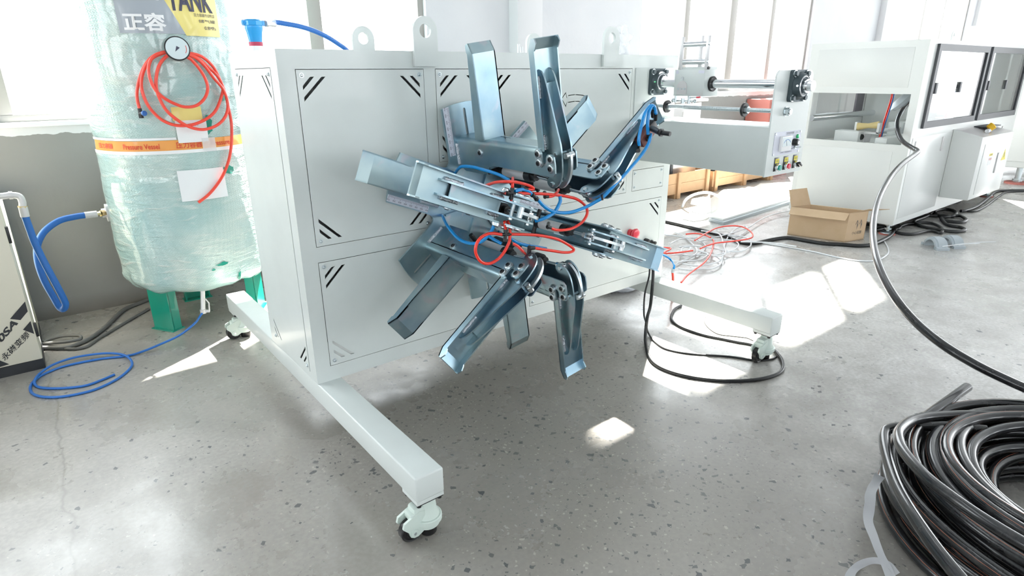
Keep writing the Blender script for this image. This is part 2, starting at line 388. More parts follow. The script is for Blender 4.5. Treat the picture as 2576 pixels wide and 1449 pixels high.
m_ = MB(); m_.box(-14, 34, -13, 3.2, WTOP, WTOP + .15); struct('ceiling', m_.mesh(M['ceiling']))
# plaster ledges under the windows
for i, (a, b, y) in enumerate([(-3.6, 2.05, YL), (4.9, 8.85, YR), (11.9, 15.25, YR)]):
    m_ = MB(); m_.box(a, b, y - .035, y + .1, 1.148, SILL + .01, .004); struct('trim_%d' % (3 + i), m_.mesh(M['whitewash']))
def window(n, x0, x1, z0, z1, y, mull, fw=.05):
    mb = MB(); yc = y + .07
    mb.box(x0, x1, yc - .03, yc + .03, z0, z0 + fw, .003); mb.box(x0, x1, yc - .03, yc + .03, z1 - fw, z1, .003)
    mb.box(x0, x0 + fw, yc - .03, yc + .03, z0, z1, .003); mb.box(x1 - fw, x1, yc - .03, yc + .03, z0, z1, .003)
    wob_ = struct('window_%d' % n, mb.mesh(M['winframe']))
    xs = [x0] + [a for a, b in mull] + [x1]
    for a, wd in mull:
        mb = MB(); mb.box(a - wd / 2, a + wd / 2, yc - .028, yc + .028, z0 + fw, z1 - fw, .003); obj('mullion', mb.mesh(M['winframe']), wob_)
    for a, b in zip(xs, xs[1:]):
        mb = MB(); mb.quad((a + .02, yc, z0 + .02), (b - .02, yc, z0 + .02), (b - .02, yc, z1 - .02), (a + .02, yc, z1 - .02)); obj('glass_pane', mb.mesh(M['glass']), wob_)
    return wob_
mL = [(-2.1, .07), (-.78, .11), (1.1, .1)]
window(1, -3.4, 1.99, SILL, LOWTOP, YL, mL); window(2, -3.4, 1.99, UP0, UP1, YL, mL)
mR = [(5.86, .09), (6.82, .14), (7.76, .09)]; mU = [(6.62, .05), (7.38, .14), (8.2, .10)]
window(3, 4.98, 8.78, SILL, LOWR, YR, mR); window(4, 5.93, 8.78, UP0, UP1, YR, mU)
mR2 = [(12.95, .1), (13.9, .06)]
window(5, 12.0, 15.15, SILL, LOWR, YR, mR2); window(6, 12.0, 15.15, UP0, UP1, YR, mR2)
mR3 = [(19.3, .1), (20.4, .1)]
window(7, 18.2, 21.6, SILL, LOWR, YR, mR3); window(8, 18.2, 21.6, UP0, UP1, YR, mR3)

# ------------------------------------------------------------------ pipe winder
CW, CD, Z0, CH = 2.122, .555, .2546, 1.496
win = thing('pipe_winder', 'pale grey pipe winding machine on wheeled legs with a six-armed zinc reel', 'machine', (1.06, .28, 0))
TH = .004
# front sheet with openings, panels set into them
P2a = dict(x0=.612, x1=.859, z0=1.073, z1=1.430); P1 = dict(x0=.061, x1=.5565, z0=.809, z1=1.430)
P2b = dict(x0=.885, x1=1.762, z0=.807, z1=1.430); P3 = dict(x0=.061, x1=1.035, z0=.319, z1=.745)
P4 = dict(x0=1.812, x1=2.068, z0=.808, z1=.918); P5 = dict(x0=1.094, x1=2.066, z0=.319, z1=.745)
g_ = .0022
op = [hole(p['x0'] - g_, p['x1'] + g_, p['z0'] - g_, p['z1'] + g_) for p in (P1, P2a, P2b, P3, P4, P5)]
body = obj('cabinet_body', plate([(0, Z0), (CW, Z0), (CW, CH), (0, CH)], op, TH, MXZ(TH / 2), M['paint']), win)
lp = dict(y0=.072, y1=.496, z0=.285, z1=1.436)
obj('side_sheet', plate([(TH, Z0), (CD, Z0), (CD, CH), (TH, CH)], [hole(lp['y0'] - g_, lp['y1'] + g_, lp['z0'] - g_, lp['z1'] + g_)], TH, MYZ(TH / 2), M['paint']), win)
m_ = MB(); m_.box(TH, CW - TH, TH, CD - TH, CH - TH, CH - .0001); m_.box(CW - TH, CW, TH, CD, Z0, CH); m_.box(TH, CW - TH, CD - TH, CD, Z0, CH - TH); m_.box(TH, CW - TH, TH, CD - TH, Z0, Z0 + TH)
obj('rear_shell', m_.mesh(M['paint']), win)
m_ = MB(); m_.box(.04, 1.05, .006, .03, .33, .42); m_.box(.1, 2.0, .25, .3, .3, 1.3); obj('inner_frame', m_.mesh(M['paint2']), win)
# screw
mb = MB(); mb.cyl((0, 0, 0), (0, 0, .0015), .0085, 16); mb.lathe([(.0058, .0015), (.0055, .004), (.003, .0058), (.0025, .004)], seg=12)
SCREW = mb.mesh(M['steel']); SCREW.name = 'screw'
LONG = [(.018, -.104), (.018, -.090), (.088, -.023), (.102, -.023)]; SHORT = [(.018, -.066), (.018, -.052), (.047, -.023), (.061, -.023)]
def corner_slots(x0, x1, z0, z1, which):
    hs = []
    for c in which:
        for sl_ in (LONG, SHORT):
            hs.append([((x0 + a) if 'L' in c else (x1 - a), (z1 + b) if 'T' in c else (z0 - b)) for a, b in sl_])
    return hs
def panel(p, which, screws='TL TR BL BR', extra=None, outline=None):
    x0, x1, z0, z1 = p['x0'], p['x1'], p['z0'], p['z1']
    o = obj('access_panel', plate(outline or hole(x0, x1, z0, z1), corner_slots(x0, x1, z0, z1, which.split()) + (extra or []), .0025, MXZ(.0005), M['paint']), win)
    for c in screws.split():
        q = Vector(((x0 + .018) if 'L' in c else (x1 - .018), -.0007, (z1 - .018) if 'T' in c else (z0 + .018)))
        inst('screw', SCREW, o, rel(o, axis_to(q, (0, -1, 0))))
    return o
panel(P1, 'TL TR BL BR'); panel(P2a, 'TL TR BL BR'); panel(P3, 'TL TR BL BR'); panel(P4, ''); panel(P5, 'TR TL')
# arrow cut out of the big panel (two arcs and an open head)
ac = (1.37, 1.02)
def arc_strip(r, a0, a1, w=.0035, n=10):
    return circ(ac[0], ac[1], r, n, a0, a1, True) + circ(ac[0], ac[1], r - w, n, a1, a0, True)
ah = [(1.319, 1.303), (1.310, 1.330), (1.282, 1.300), (1.312, 1.262), (1.319, 1.283), (1.3155, 1.283), (1.311, 1.270), (1.287, 1.300), (1.3095, 1.3225), (1.3155, 1.303)]
hs = [arc_strip(.298, 1.30, 1.56), arc_strip(.298, 1.58, 1.72), arc_strip(.268, 1.30, 1.56), arc_strip(.268, 1.58, 1.74), ah]
panel(P2b, 'TL TR BR', extra=[ [(2.74 - x, z) if False else (x, z) for x, z in h] for h in hs])
# left side panel
o = obj('side_panel', plate(hole(lp['y0'], lp['y1'], lp['z0'], lp['z1']), corner_slots(lp['y0'], lp['y1'], lp['z0'], lp['z1'], 'TL TR BL BR'.split()), .0025, MYZ(-.0002), M['paint']), win)
for y in (lp['y0'] + .02, lp['y1'] - .02):
    for zc in (lp['z0'] + .02, lp['z1'] - .02): inst('screw', SCREW, o, rel(o, axis_to((-.0015, y, zc), (-1, 0, 0))))
# lifting lugs
def lug(xc, y, zb):
    r = .0525
    ol = [(xc - r, zb), (xc + r, zb)] + circ(xc, 1.566, r, 16, 0, PI, True)
    obj('lifting_lug', plate(ol, [circ(xc, 1.567, .025, 20)], .014, MXZ(y), M['paint']), win)
lug(.566, -.009, 1.441); lug(1.590, -.009, 1.441); lug(.585, CD + .009, 1.44); lug(1.590, CD + .009, 1.44)
# base beams, casters
mb = MB(); Rw = .04
def caster_meshes():
    h = MB()
    h.lathe([(.030, .03), (.040, .036), (.041, .075), (.033, .088), (.031, .118), (.027, .130), (.027, .150)], Matrix.Translation((.008, 0, 0)), 28)
    h.box(-.062, .01, -.0245, .0245, .078, .108, .008); h.box(-.05, .0, -.0245, .0245, .09, .125, .012)
    for sy in (-1, 1):
        a = MXZ(sy * .021); h.prism([(-.085, .088), (-.03, .112), (.012, .1), (.012, .05), (-.028, .028), (-.04, .022), (-.054, .022), (-.066, .03), (-.072, .05), (-.09, .07)][::-1], a, -.0045, .0045)
        h.cyl((-.052, sy * .0255, .04), (-.052, sy * .029, .04), .014, 16)
    h.lathe([(.046, .05), (.049, .053), (.049, .068), (.046, .071)], Matrix.Translation((.008, 0, 0)), 28)
    hm = h.mesh(M['cast'])
    wl = MB(); wl.lathe([(.008, -.0155), (.022, -.0155), (.024, -.012), (.033, -.012), (.0365, -.0145), (.04, -.011), (.04, .011), (.0365, .0145), (.033, .012), (.024, .012), (.022, .0155), (.008, .0155)], axis_to((-.052, 0, .04), (0, 1, 0)), 32)
    ft = MB(); ft.lathe([(.026, 0), (.028, .003), (.028, .026), (.022, .032)], Matrix.Translation((.01, 0, 0)), 24)
    gk = MB(); gk.box(-.046, .046, -.046, .046, .149, .1535)
    bl = MB(); bl.cyl((0, 0, -.008), (0, 0, .0), .0075, 12)
    ax = MB(); ax.cyl((-.052, -.031, .04), (-.052, .031, .04), .005, 10)
    return [('wheel', wl.mesh(M['rubber'])), ('foot_pad', ft.mesh(M['rubber'])), ('gasket', gk.mesh(M['black'])), ('axle', ax.mesh(M['steel']))], hm, bl.mesh(M['black'])
CP, CHOUSE, CBOLT = caster_meshes()
for x0 in (0., CW - .1):
    mb = MB(); mb.box(x0, x0 + .1, -.7713, 1.3625, .166, Z0, .006, seg=3)
    bm_ = obj('base_beam', mb.mesh(M['paint']), win)
    for yc in (-.7213, 1.3125):
        mb = MB(); mb.box(x0 + .002, x0 + .098, yc - .0475, yc + .0475, .1535, .167); obj('mounting_block', mb.mesh(M['paint']), bm_)
        c = inst('caster', CHOUSE, win, rel(win, Matrix.Translation((x0 + .05, yc, 0))))
        for nm, me in CP: inst(nm, me, c, Matrix(), )
        for sx_ in (-1, 1):
            for sy in (-1, 1): inst('bolt', CBOLT, c, Matrix.Translation((sx_ * .037, sy * .037, .149)))

# ---- the reel
CX, CZ, PH = .7485, .8874, math.radians(98.047)
AP = .062                                      # front of the star plate
def lobe_pt(k, r, t):
    a = PH + k * PI / 3; return (CX + r * math.cos(a) - t * math.sin(a), CZ + r * math.sin(a) + t * math.cos(a))
out = []
for k in range(6):
    a2 = math.atan2(.098, .412); rr_ = math.hypot(.098, .412)
    out += [lobe_pt(k, rr_ * math.cos(a), rr_ * math.sin(a)) for a in [-a2 + 2 * a2 * i / 8 for i in range(9)]]
    p0 = lobe_pt(k, .225, .098); p2 = lobe_pt(k + 1, .225, -.098); pc = lobe_pt(k, .1697, .098)
    for i in range(7):
        t = i / 6; out.append(tuple((1 - t) ** 2 * p0[j] + 2 * t * (1 - t) * pc[j] + t * t * p2[j] for j in (0, 1)))
holes = []
for k in range(6):
    holes.append([lobe_pt(k, .30 + .006 * math.cos(a), -.006 + .006 * math.sin(a)) for a in [PI / 2 + PI * i / 6 for i in range(7)]] +
                 [lobe_pt(k, .395 + .006 * math.cos(a), -.006 + .006 * math.sin(a)) for a in [-PI / 2 + PI * i / 6 for i in range(7)]])
reel = obj('reel_plate', plate(out, holes, .010, MXZ(-AP + .005), M['zinc']), win)
mb = MB(); mb.cyl((CX, .0, CZ), (CX, -.053, CZ), .07, 32); mb.cyl((CX, -.06, CZ), (CX, -.085, CZ), .05, 32); mb.cyl((CX, -.08, CZ), (CX, -.10, CZ), .022, 24)
obj('hub', mb.mesh(M['steel']), reel)
for k in range(6):      # welded stiffener strips on the plate
    mb = MB(); a = PH + (k + .5) * PI / 3
    mb.prism([lobe_pt(k + .5, .06, -.004), lobe_pt(k + .5, .165, -.004), lobe_pt(k + .5, .165, .004), lobe_pt(k + .5, .06, .004)], MXZ(-AP), 0, .012)
    obj('stiffener', mb.mesh(M['zinc']), reel)
def armM(k, dr=0.):
    a = PH + k * PI / 3; u = Vector((math.cos(a), 0, math.sin(a))); t = Vector((-math.sin(a), 0, math.cos(a))); ax = Vector((0, -1, 0))
    T = Matrix((u, t, ax)).transposed().to_4x4(); T.translation = Vector((CX, 0, CZ)) + u * dr; return T
# rulers: strip, ticks and figures, made in arm coordinates (r, t, a)
RUL = MB(); RUL.box(.226, .416, .066, .0925, AP, AP + .0006); RUL = RUL.mesh(M['ruler'])
TK = MB()
for i in range(36):
    r = .410 - i * (.178 / 35); L_ = .0115 if i % 5 == 0 else .0075
    TK.box(r - .0005, r + .0005, .0668, .0668 + L_, AP + .0005, AP + .0009)
TK = TK.mesh(M['ink'])
FIG = []
for i, s_ in enumerate((400, 450, 500, 550, 600, 650, 700, 750)):
    me = textmesh(str(s_), M['ink']); r = .232 + i * .0254
    for v in me.vertices: v.co = Vector((r - .0065 + v.co.x * .013, .0815 + v.co.y * .0065, AP + .0009))
    FIG.append(me)
for k in range(6):
    T = rel(win, armM(k)); o = inst('ruler', RUL, reel, T); inst('ruler_marks', TK, reel, T)
    for me in FIG: inst('ruler_figure', me, reel, T)

w2 = .0523
def Mra(t): return Matrix(((1, 0, 0, 0), (0, 0, -1, t), (0, 1, 0, 0), (0, 0, 0, 1)))      # (r,a,h)->(r,t-h,a)
R0, R1 = .296, .6044
# channel along the axis
ch = MB()
arc_o = [(R0 - .018 + .018 * math.sin(b), .0343 + .018 * math.cos(b)) for b in [PI / 2 * i / 6 for i in range(7)]]
arc_i = [(R0 - .018 + .013 * math.sin(b), .0343 + .013 * math.cos(b)) for b in [PI / 2 * i / 6 for i in range(7)]]
for s_ in (1, -1):
    poly = [(r, t * s_) for r, t in [(.262, w2)] + arc_o + arc_i[::-1] + [(.262, w2 - .005)]]
    ch.prism(poly if s_ > 0 else poly[::-1], Matrix(), AP, .575)
    fl = [(.266, AP), (.266, .575), (.250, .580), (.243, .588), (.243, .597), (.250, .603), (.270, .606), (.278, .616), (.278, .636), (.270, .645), (.24, .647), (.214, .645), (.203, .634), (.200, .618), (.204, .29), (.196, .268), (.170, .25), (.163, .22), (.163, .1), (.18, AP)]
    ch.prism(fl, Mra(s_ * (w2 - .0025)), -.0025, .0025)
CHM = ch.mesh(M['zinc'])
WEB = plate([(-.0345, AP), (.0345, AP), (.0345, .575), (-.0345, .575)], [[(-.024, .262), (-.019, .262), (-.019, .325), (-.024, .325)]], .005, Matrix(((0, 0, 1, R0 - .0025), (1, 0, 0, 0), (0, 1, 0, 0), (0, 0, 0, 1))), M['zinc'])
# back paddle
bk = MB(); a0 = .2516
bk.prism([(R0, a0), (R1, a0), (R1 + .0363, a0 - .0202), (R1 + .034, a0 - .0245), (R1 - .001, a0 - .005), (R0, a0 - .005)], Mra(0), -w2, w2)
for s_ in (1, -1): bk.prism([(R0, a0), (R1, a0), (R1 + .0363, a0 - .0202), (R1 + .03, a0 - .036), (R1 + .006, a0 - .036), (R1, a0 - .03), (R0, a0 - .055)], Mra(s_ * (w2 - .0025)), -.0025, .0025)
BKM = bk.mesh(M['zinc'], 25)
# front (folding) paddle
fp = MB(); b0 = .5736; RF = .6065
fp.prism([(.285, b0 - .005), (RF, b0 - .005), (RF + .0337, b0 + .0115), (RF + .032, b0 + .0159), (RF - .001, b0), (.285, b0)], Mra(0), -w2, w2)
for s_ in (1, -1): fp.prism([(.285, b0 - .005), (RF, b0 - .005), (RF + .0337, b0 + .0115), (RF + .034, b0 + .026), (RF + .018, b0 + .034), (RF + .004, b0 + .0275), (RF - .004, b0 + .0215), (.285, b0 + .0215)], Mra(s_ * (w2 - .0025)), -.0025, .0025)
FPM = fp.mesh(M['zinc'], 25)
# swing (hinge) plates
sw = smooth([(.545, b0, 0), (.535, b0 + .018, 0), (.498, b0 + .034, 0), (.36, b0 + .066, 0), (.295, b0 + .080, 0), (.22, b0 + .077, 0), (.176, b0 + .062, 0), (.152, b0 + .032, 0), (.152, b0 + .008, 0), (.170, b0 - .006, 0), (.195, b0 + .012, 0), (.215, b0 + .024, 0), (.255, b0 + .026, 0), (.285, b0 + .012, 0), (.295, b0 + .001, 0)], 5)
SWP = [(p.x, p.y) for p in sw]
SWM = {}
for s_ in (1, -1): SWM[s_] = plate(SWP, [], .006, Mra(s_ * .0225), M['zinc'])
spc = MB(); spc.box(.305, .50, -.0195, .0195, b0 + .010, b0 + .014); SPM = spc.mesh(M['zinc'])
lk = MB(); lkp = smooth([(.272, b0 + .085, 0), (.278, b0 + .095, 0), (.265, b0 + .102, 0), (.22, b0 + .098, 0), (.175, b0 + .078, 0), (.148, b0 + .045, 0), (.158, b0 + .03, 0), (.185, b0 + .066, 0), (.225, b0 + .086, 0)], 5, True)
LKM = plate([(p.x, p.y) for p in lkp], [], .010, Mra(0), M['steel'])
def dog(p, q, r=.0168):
    p = Vector(p); q = Vector(q); a = math.atan2(q.y - p.y, q.x - p.x)
    return circ(q.x, q.y, r, 8, a - PI / 2, a + PI / 2, True) + circ(p.x, p.y, r, 8, a + PI / 2, a + 1.5 * PI, True)
LA, LB = ((.277, .573), (.245, .573)), ((.262, .628), (.229, .624))
LINKS = {s_: plate(dog(*LA), [], .006, Mra(s_ * (w2 + .004)), M['steel']) for s_ in (1, -1)}
wsh = MB(); wsh.lathe([(.0145, 0), (.0145, .004), (.0125, .0052), (.0088, .0052), (.0088, .002)], seg=20); WSH = wsh.mesh(M['steel'])
bh = MB(); bh.lathe([(.0086, 0), (.0086, .0065), (.0076, .0078), (.004, .0078), (.004, .005)], seg=16); BHM = bh.mesh(M['black'])
hx = MB(); hx.cyl((0, 0, 0), (0, 0, .006), .0085, 6); HXM = hx.mesh(M['steel'])
PNS = []
for a_p, b_p, r_p in (((.272, -.03, b0 + .052), (.272, .03, b0 + .052), .006), ((.268, -.018, b0 + .09), (.268, .018, b0 + .09), .010), ((.165, -.026, b0 + .02), (.165, .026, b0 + .02), .006)):
    pn_ = MB(); pn_.cyl(a_p, b_p, r_p, 16); PNS.append(pn_.mesh(M['steel']))
# pneumatic cylinder
cb = MB(); cb.cyl((.172, 0, .30), (.172, 0, .43), .022, 28); CYB = cb.mesh(M['alu'])
cp = MB(); cp.cyl((.172, 0, .272), (.172, 0, .301), .022, 24); CYR = cp.mesh(M['black']); cp = MB(); cp.cyl((.176, -.055, .262), (.176, .055, .262), .009, 12); cp.box(.168, .184, -.012, .012, .255, .275); CYP = cp.mesh(M['black']); cp = MB(); cp.cyl((.172, 0, .429), (.172, 0, .462), .0232, 24); cp.cyl((.172, 0, .462), (.172, 0, .482), .016, 20)
CYC = cp.mesh(M['black'])
rd = MB(); rd.cyl((.174, 0, .482), (.168, 0, .575), .0062, 14); rd.cyl((.1695, 0, .548), (.1685, 0, .566), .0105, 6); rd.box(.1565, .1765, -.014, .014, .566, .603, .002); RDM = rd.mesh(M['chrome'])
tg = MB(); tg.prism([(-.006, .33), (.006, .33), (.006, .352), (-.006, .352)], Matrix(((0, 0, -1, .1552), (1, 0, 0, 0), (0, 1, 0, 0), (0, 0, 0, 1))), 0, .0006); TGM = tg.mesh(M['white'])
# weld seams
WDS = []
for s_ in (1, -1):
    for r0_, r1_ in ((.525, .455), (.335, .285)):
        n = 12; pts = [(r0_ + (r1_ - r0_) * i / n, s_ * .030, b0 + .004) for i in range(n + 1)]
        wd = MB(); wd.tube(pts, .006, 8, radii=[.0048 + .0034 * random.random() for _ in pts]); WDS.append(wd.mesh(M['weld'], 60))
    wd = MB(); pts = [(.272 - i * .006, s_ * (w2 + .003), AP + .003) for i in range(15)]; wd.tube(pts, .006, 8, radii=[.006 + .002 * random.random() for _ in pts]); WDS.append(wd.mesh(M['weld'], 60))
for k in range(6):
    dr = -.012 if k == 3 else 0.   # (k counts anticlockwise from the upper-left arm)
    T = armM(k, dr); arm = inst('reel_arm', CHM, win, rel(win, T))
    I = Matrix()
    inst('arm_web', WEB, arm, I)
    inst('back_paddle', BKM, arm, I); inst('front_paddle', FPM, arm, I)
    for s_ in (1, -1): inst('hinge_plate', SWM[s_], arm, I)
    inst('spacer_plate', SPM, arm, I); inst('connecting_link', LKM, arm, I); [inst('hinge_pin', me, arm, I) for me in PNS]
    inst('cylinder_barrel', CYB, arm, I); [inst(nm, me, arm, I) for nm, me in (('cylinder_cap', CYC), ('cylinder_cap', CYR), ('cylinder_pivot', CYP))]; inst('piston_rod', RDM, arm, I); inst('cylinder_tag', TGM, arm, I)
    [inst('weld_seam', me, arm, I) for me in WDS]
    for key, me in LINKS.items(): inst('pivot_link', me, arm, I)
    for s_ in (1, -1):
        d = (0, s_, 0)
        for (r, a) in (LA[0], LA[1], LB[0], LB[1]):
            q = Vector((r, s_ * (w2 + (.007 if (r, a) in LA else .0002)), a)); inst('washer', WSH, arm, axis_to(q, d)); inst('bolt', BHM, arm, axis_to(q, d))
        q = Vector((.247, s_ * w2, .219)); inst('washer', WSH, arm, axis_to(q, d)); inst('bolt', BHM, arm, axis_to(q, d))
        inst('hex_bolt', HXM, arm, axis_to((.272, s_ * .0255, b0 + .052), d)); inst('hex_bolt', HXM, arm, axis_to((.165, s_ * .0255, b0 + .02), d))

# ---- air tubes on the reel (photo pixels lifted to the plane of the reel front)
def ptube(name, pts, r, m, label=None, k=6):
    w_ = []
    for q in pts:
        w_.append(P(q[0], q[1], y=q[2] if len(q) > 2 else -.6))
    mb = MB(); mb.tube(smooth(w_, k), r, 8); return obj(name, mb.mesh(m, 60), win, label=label)
rt = .0053; bt = .0063
def reds(pts, y=-.6): ptube('air_tube', [(p + (y,))[:3] if len(p) == 2 else p for p in pts], rt, M['red'], 'red air tube')
def blues(pts, y=-.6): ptube('air_tube', [(p + (y,))[:3] if len(p) == 2 else p for p in pts], bt, M['blue'], 'blue air tube')
reds([(1289, 474), (1289.5, 462), (1290, 448, -.55)])
reds([(1221, 467, -.45), (1235, 462, -.5), (1251, 458, -.55), (1274, 457), (1297, 458), (1321, 463.5), (1336, 469), (1342, 474), (1338, 477.5), (1327, 476), (1317, 474)])
reds([(1301, 486), (1337, 487), (1368, 488), (1405, 491), (1430, 495), (1451, 501), (1467, 512), (1476, 524), (1477, 537), (1472, 549), (1461, 562), (1442.5, 573), (1424, 578), (1405, 579), (1393, 576.6), (1385, 573)])
reds([(1405, 477, -.57), (1399, 487), (1390, 493), (1379, 494.6), (1372, 493)])
reds([(1269, 556), (1271, 566), (1272, 578)])
reds([(1277, 556), (1282, 569), (1283, 585), (1282, 604), (1280, 611.6), (1269, 633), (1254, 651), (1232, 663), (1211, 659), (1197.5, 639), (1197.5, 618), (1208, 599.5), (1226, 589), (1241.5, 587), (1263, 590)])
reds([(1285, 589), (1324.5, 590), (1362, 593), (1393, 599), (1411.6, 605.6), (1433, 618), (1443.5, 628), (1436, 634), (1417.6, 635), (1390, 631), (1345, 624)])
reds([(1284, 610), (1302, 619), (1314, 631), (1322, 639, -.55)])
reds([(1354, 700, -.5), (1352, 715, -.5), (1342, 725.5, -.5), (1334, 725.5, -.48)])
reds([(1274, 487), (1266, 484, -.57)]); reds([(1287, 501), (1284, 512)])
blues([(1143, 436, -.05), (1146, 434, -.09), (1153, 424.7, -.14), (1164, 418.5, -.18), (1189, 420, -.24), (1212, 426, -.29), (1235, 432.5, -.33), (1258.6, 441, -.36), (1280, 452.7, -.40)])
blues([(1295, 481), (1306, 478), (1316, 476.6), (1329.5, 481), (1337, 488), (1344, 494.6), (1353, 502), (1364, 514.5), (1380, 527), (1399, 533.7), (1417.7, 535.6), (1442.5, 532.5, -.61), (1473.6, 521, -.62), (1498, 508, -.64), (1514.6, 498, -.66), (1536, 477, -.67), (1554, 457, -.67), (1570, 441, -.67), (1597, 410, -.66), (1610, 394.6, -.66), (1622, 378, -.66), (1632, 359, -.66), (1636, 346, -.66), (1637, 338, -.65)])
blues([(1408, 493), (1409.6, 504.5), (1404, 519), (1393, 535.6), (1374, 547), (1355.6, 554, -.59), (1346, 556, -.58)])
blues([(1112.5, 541, -.05), (1114.5, 545, -.09), (1121.5, 561, -.16), (1134, 579.6, -.23), (1152.5, 599.5, -.29), (1171, 609.4, -.34), (1190, 612.5, -.39), (1208.4, 608.8, -.43), (1224.6, 597, -.46), (1236, 582, -.48), (1243, 566, -.49)])
blues([(1228, 593, -.40), (1245.7, 604.5, -.42), (1262, 613, -.44)])
blues([(1254, 582, -.05), (1259, 585, -.10), (1263, 590, -.2)])
blues([(1285.4, 602, -.5), (1306, 612, -.5), (1328, 618, -.5), (1350, 621.5, -.5), (1374, 626, -.5)])
T1 = [(1608, 366), (1607, 350.4), (1612, 323), (1622, 286), (1632, 270), (1640, 265), (1644, 269), (1649, 278.6), (1650, 287.5)]
T2 = [(1630.5, 338), (1629, 312), (1632, 286), (1637.6, 270), (1643, 266), (1647.6, 272), (1648, 284)]
blues(T1, -.65); blues(T2, -.655)
# push-in fittings
def fitting(parts, name='tube_fitting'):
    mb = MB()
    for a, b, r in parts: mb.cyl(P(a[0], a[1], y=a[2]), P(b[0], b[1], y=b[2]), r, 14)
    obj(name, mb.mesh(M['black']), win)
y = -.6
fitting([((1289, 471, y), (1285.5, 502, y), .0062), ((1273, 486, y), (1302, 488, y), .0062), ((1289, 473, y), (1288.6, 478, y), .0078), ((1286, 496, y), (1285.5, 501, y), .0078), ((1274, 486, y), (1279, 486.4, y), .0078), ((1296, 487.4, y), (1301, 488, y), .0078)])
fitting([((1272.5, 577, y), (1270, 607, y), .0062), ((1262, 590, y), (1284, 589, y), .006), ((1272.5, 578, y), (1272, 583, y), .0078), ((1270.5, 601, y), (1270, 607, y), .0078)])
fitting([((1337, 487, y), (1352, 503, y), .0066), ((1338, 488.5, y), (1341, 491.5, y), .0085), ((1348, 498, y), (1351, 502, y), .0085)])
fitting([((1316, 464, -.56), (1317, 479, y), .0068), ((1317, 474, y), (1327, 476, y), .006)])
fitting([((1370, 484, -.56), (1371, 496, y), .0065), ((1371, 494, y), (1379, 494.6, y), .006)])
fitting([((1380, 562, -.55), (1378, 572, y), .0066), ((1376, 570, y), (1386, 573, y), .006)])
fitting([((1331, 638, -.55), (1332, 622, y), .0075), ((1332, 624, y), (1344, 623.5, y), .0072)])
fitting([((1284, 606, y), (1287, 614, y), .006)])
fitting([((1608, 364, -.65), (1606, 379, -.63), .007), ((1606, 379, -.65), (1603, 380, -.62), .0075)])
fitting([((1630.5, 336, -.655), (1632, 350, -.64), .007), ((1632, 350, -.65), (1629, 352, -.62), .0075)])
fitting([((1514, 490, -.665), (1516, 503, -.665), .004)], 'cable_tie')
# hand valve near the tip of the upper-right arm
T = rel(win, armM(5)); vb = MB(); vb.box(.455, .535, -.031, .006, b0 + .028, b0 + .062, .003); hv = inst('hand_valve', vb.mesh(M['brown']), win, T, 'reddish brown hand valve')
lv = MB(); q0 = P(1640, 323, y=-.64); q1 = P(1661, 333, y=-.72); q2 = P(1686, 337, y=-.76)
lv.tube([q0, q0.lerp(q1, .5), q1], .011, 14); lv.cyl(q1, q1 + (q2 - q1).normalized() * .008, .0145, 16); lv.tube([q1, q1.lerp(q2, .3), q2], .009, 14, radii=[.007, .009, .0085])
obj('lever', lv.mesh(M['black']), hv, mw=T.inverted())
fitting([((1641, 278, -.65), (1642, 294, -.64), .0065), ((1650, 286, -.65), (1649, 302, -.64), .0068)])
vd = MB(); vd.box(.52, .57, -.03, .004, b0 + .02, b0 + .05, .003); obj_ = inst('valve_base', vd.mesh(M['black']), hv, Matrix())

# ---- traverse arm on the right
XA0, XA1, YE = 1.787, 2.062, -.765
mb = MB(); mb.box(XA0, XA1, YE, 0, .98, 1.187, .003); obj('traverse_beam', mb.mesh(M['paint']), win)
ol = [(1.766, .98), (2.066, .98)] + circ(2.066 - .03, 1.417 - .03, .03, 6, 0, PI / 2, True) + circ(1.766 + .03, 1.417 - .03, .03, 6, PI / 2, PI, True)
ep = obj('end_plate', plate(ol, [], .008, MXZ(YE - .004), M['paint']), win)
mb = MB(); mb.box(1.787, 2.085, -.005, 0, .99, 1.435, .001); obj('backing_plate', mb.mesh(M['paint']), win)
SX, SZ = 1.945, 1.358
mb = MB(); mb.cyl((SX, 0, SZ), (SX, -.83, SZ), .02, 32); obj('guide_shaft', mb.mesh(M['chrome']), win)
def bearing(xc, zc, y, d):
    b = MB(); Mx = Matrix(((1, 0, 0, xc), (0, 0, d, y), (0, 1, 0, zc), (0, 0, 0, 1)))    # (a,b,h)->(x, y+d*h, z)
    b.prism(rrect(-.065, .065, -.065, .065, .014), Mx, 0, .014)
    b.lathe([(.058, .012), (.054, .020), (.048, .034), (.044, .038), (.040, .036)], Mx, 32)
    b.prism([(-.05, -.008), (-.03, -.008), (-.03, .01), (-.05, .01)], Mx, .012, .03)
    o = obj('bearing_block', b.mesh(M['iron']), win)
    r = MB(); r.lathe([(.041, .030), (.041, .037), (.037, .039), (.036, .034)], Mx, 32); r.lathe([(.029, .03), (.029, .052), (.021, .053)], Mx, 28); obj('bearing_ring', r.mesh(M['chrome']), o)
    for sx_ in (-1, 1):
        for sz_ in (-1, 1):
            q = Vector((xc + sx_ * .049, y + d * .014, zc + sz_ * .049))
            s_ = MB(); s_.cyl(q, q + Vector((0, d * .004, 0)), .0145, 20); obj('washer', s_.mesh(M['steel']), o)
            s_ = MB(); s_.cyl(q + Vector((0, d * .004, 0)), q + Vector((0, d * .013, 0)), .0105, 6); obj('bolt', s_.mesh(M['iron']), o)
    text_on('casting_mark', 'F208', M['iron'], Vector((xc - .018, y + d * .0145, zc + .042)), (.036, 0, 0), (0, 0, .011), o)
    g_n = MB(); g_n.cyl((xc - .044, y + d * .028, zc + .001), (xc - .060, y + d * .036, zc + .001), .0045, 10)
    return o, g_n
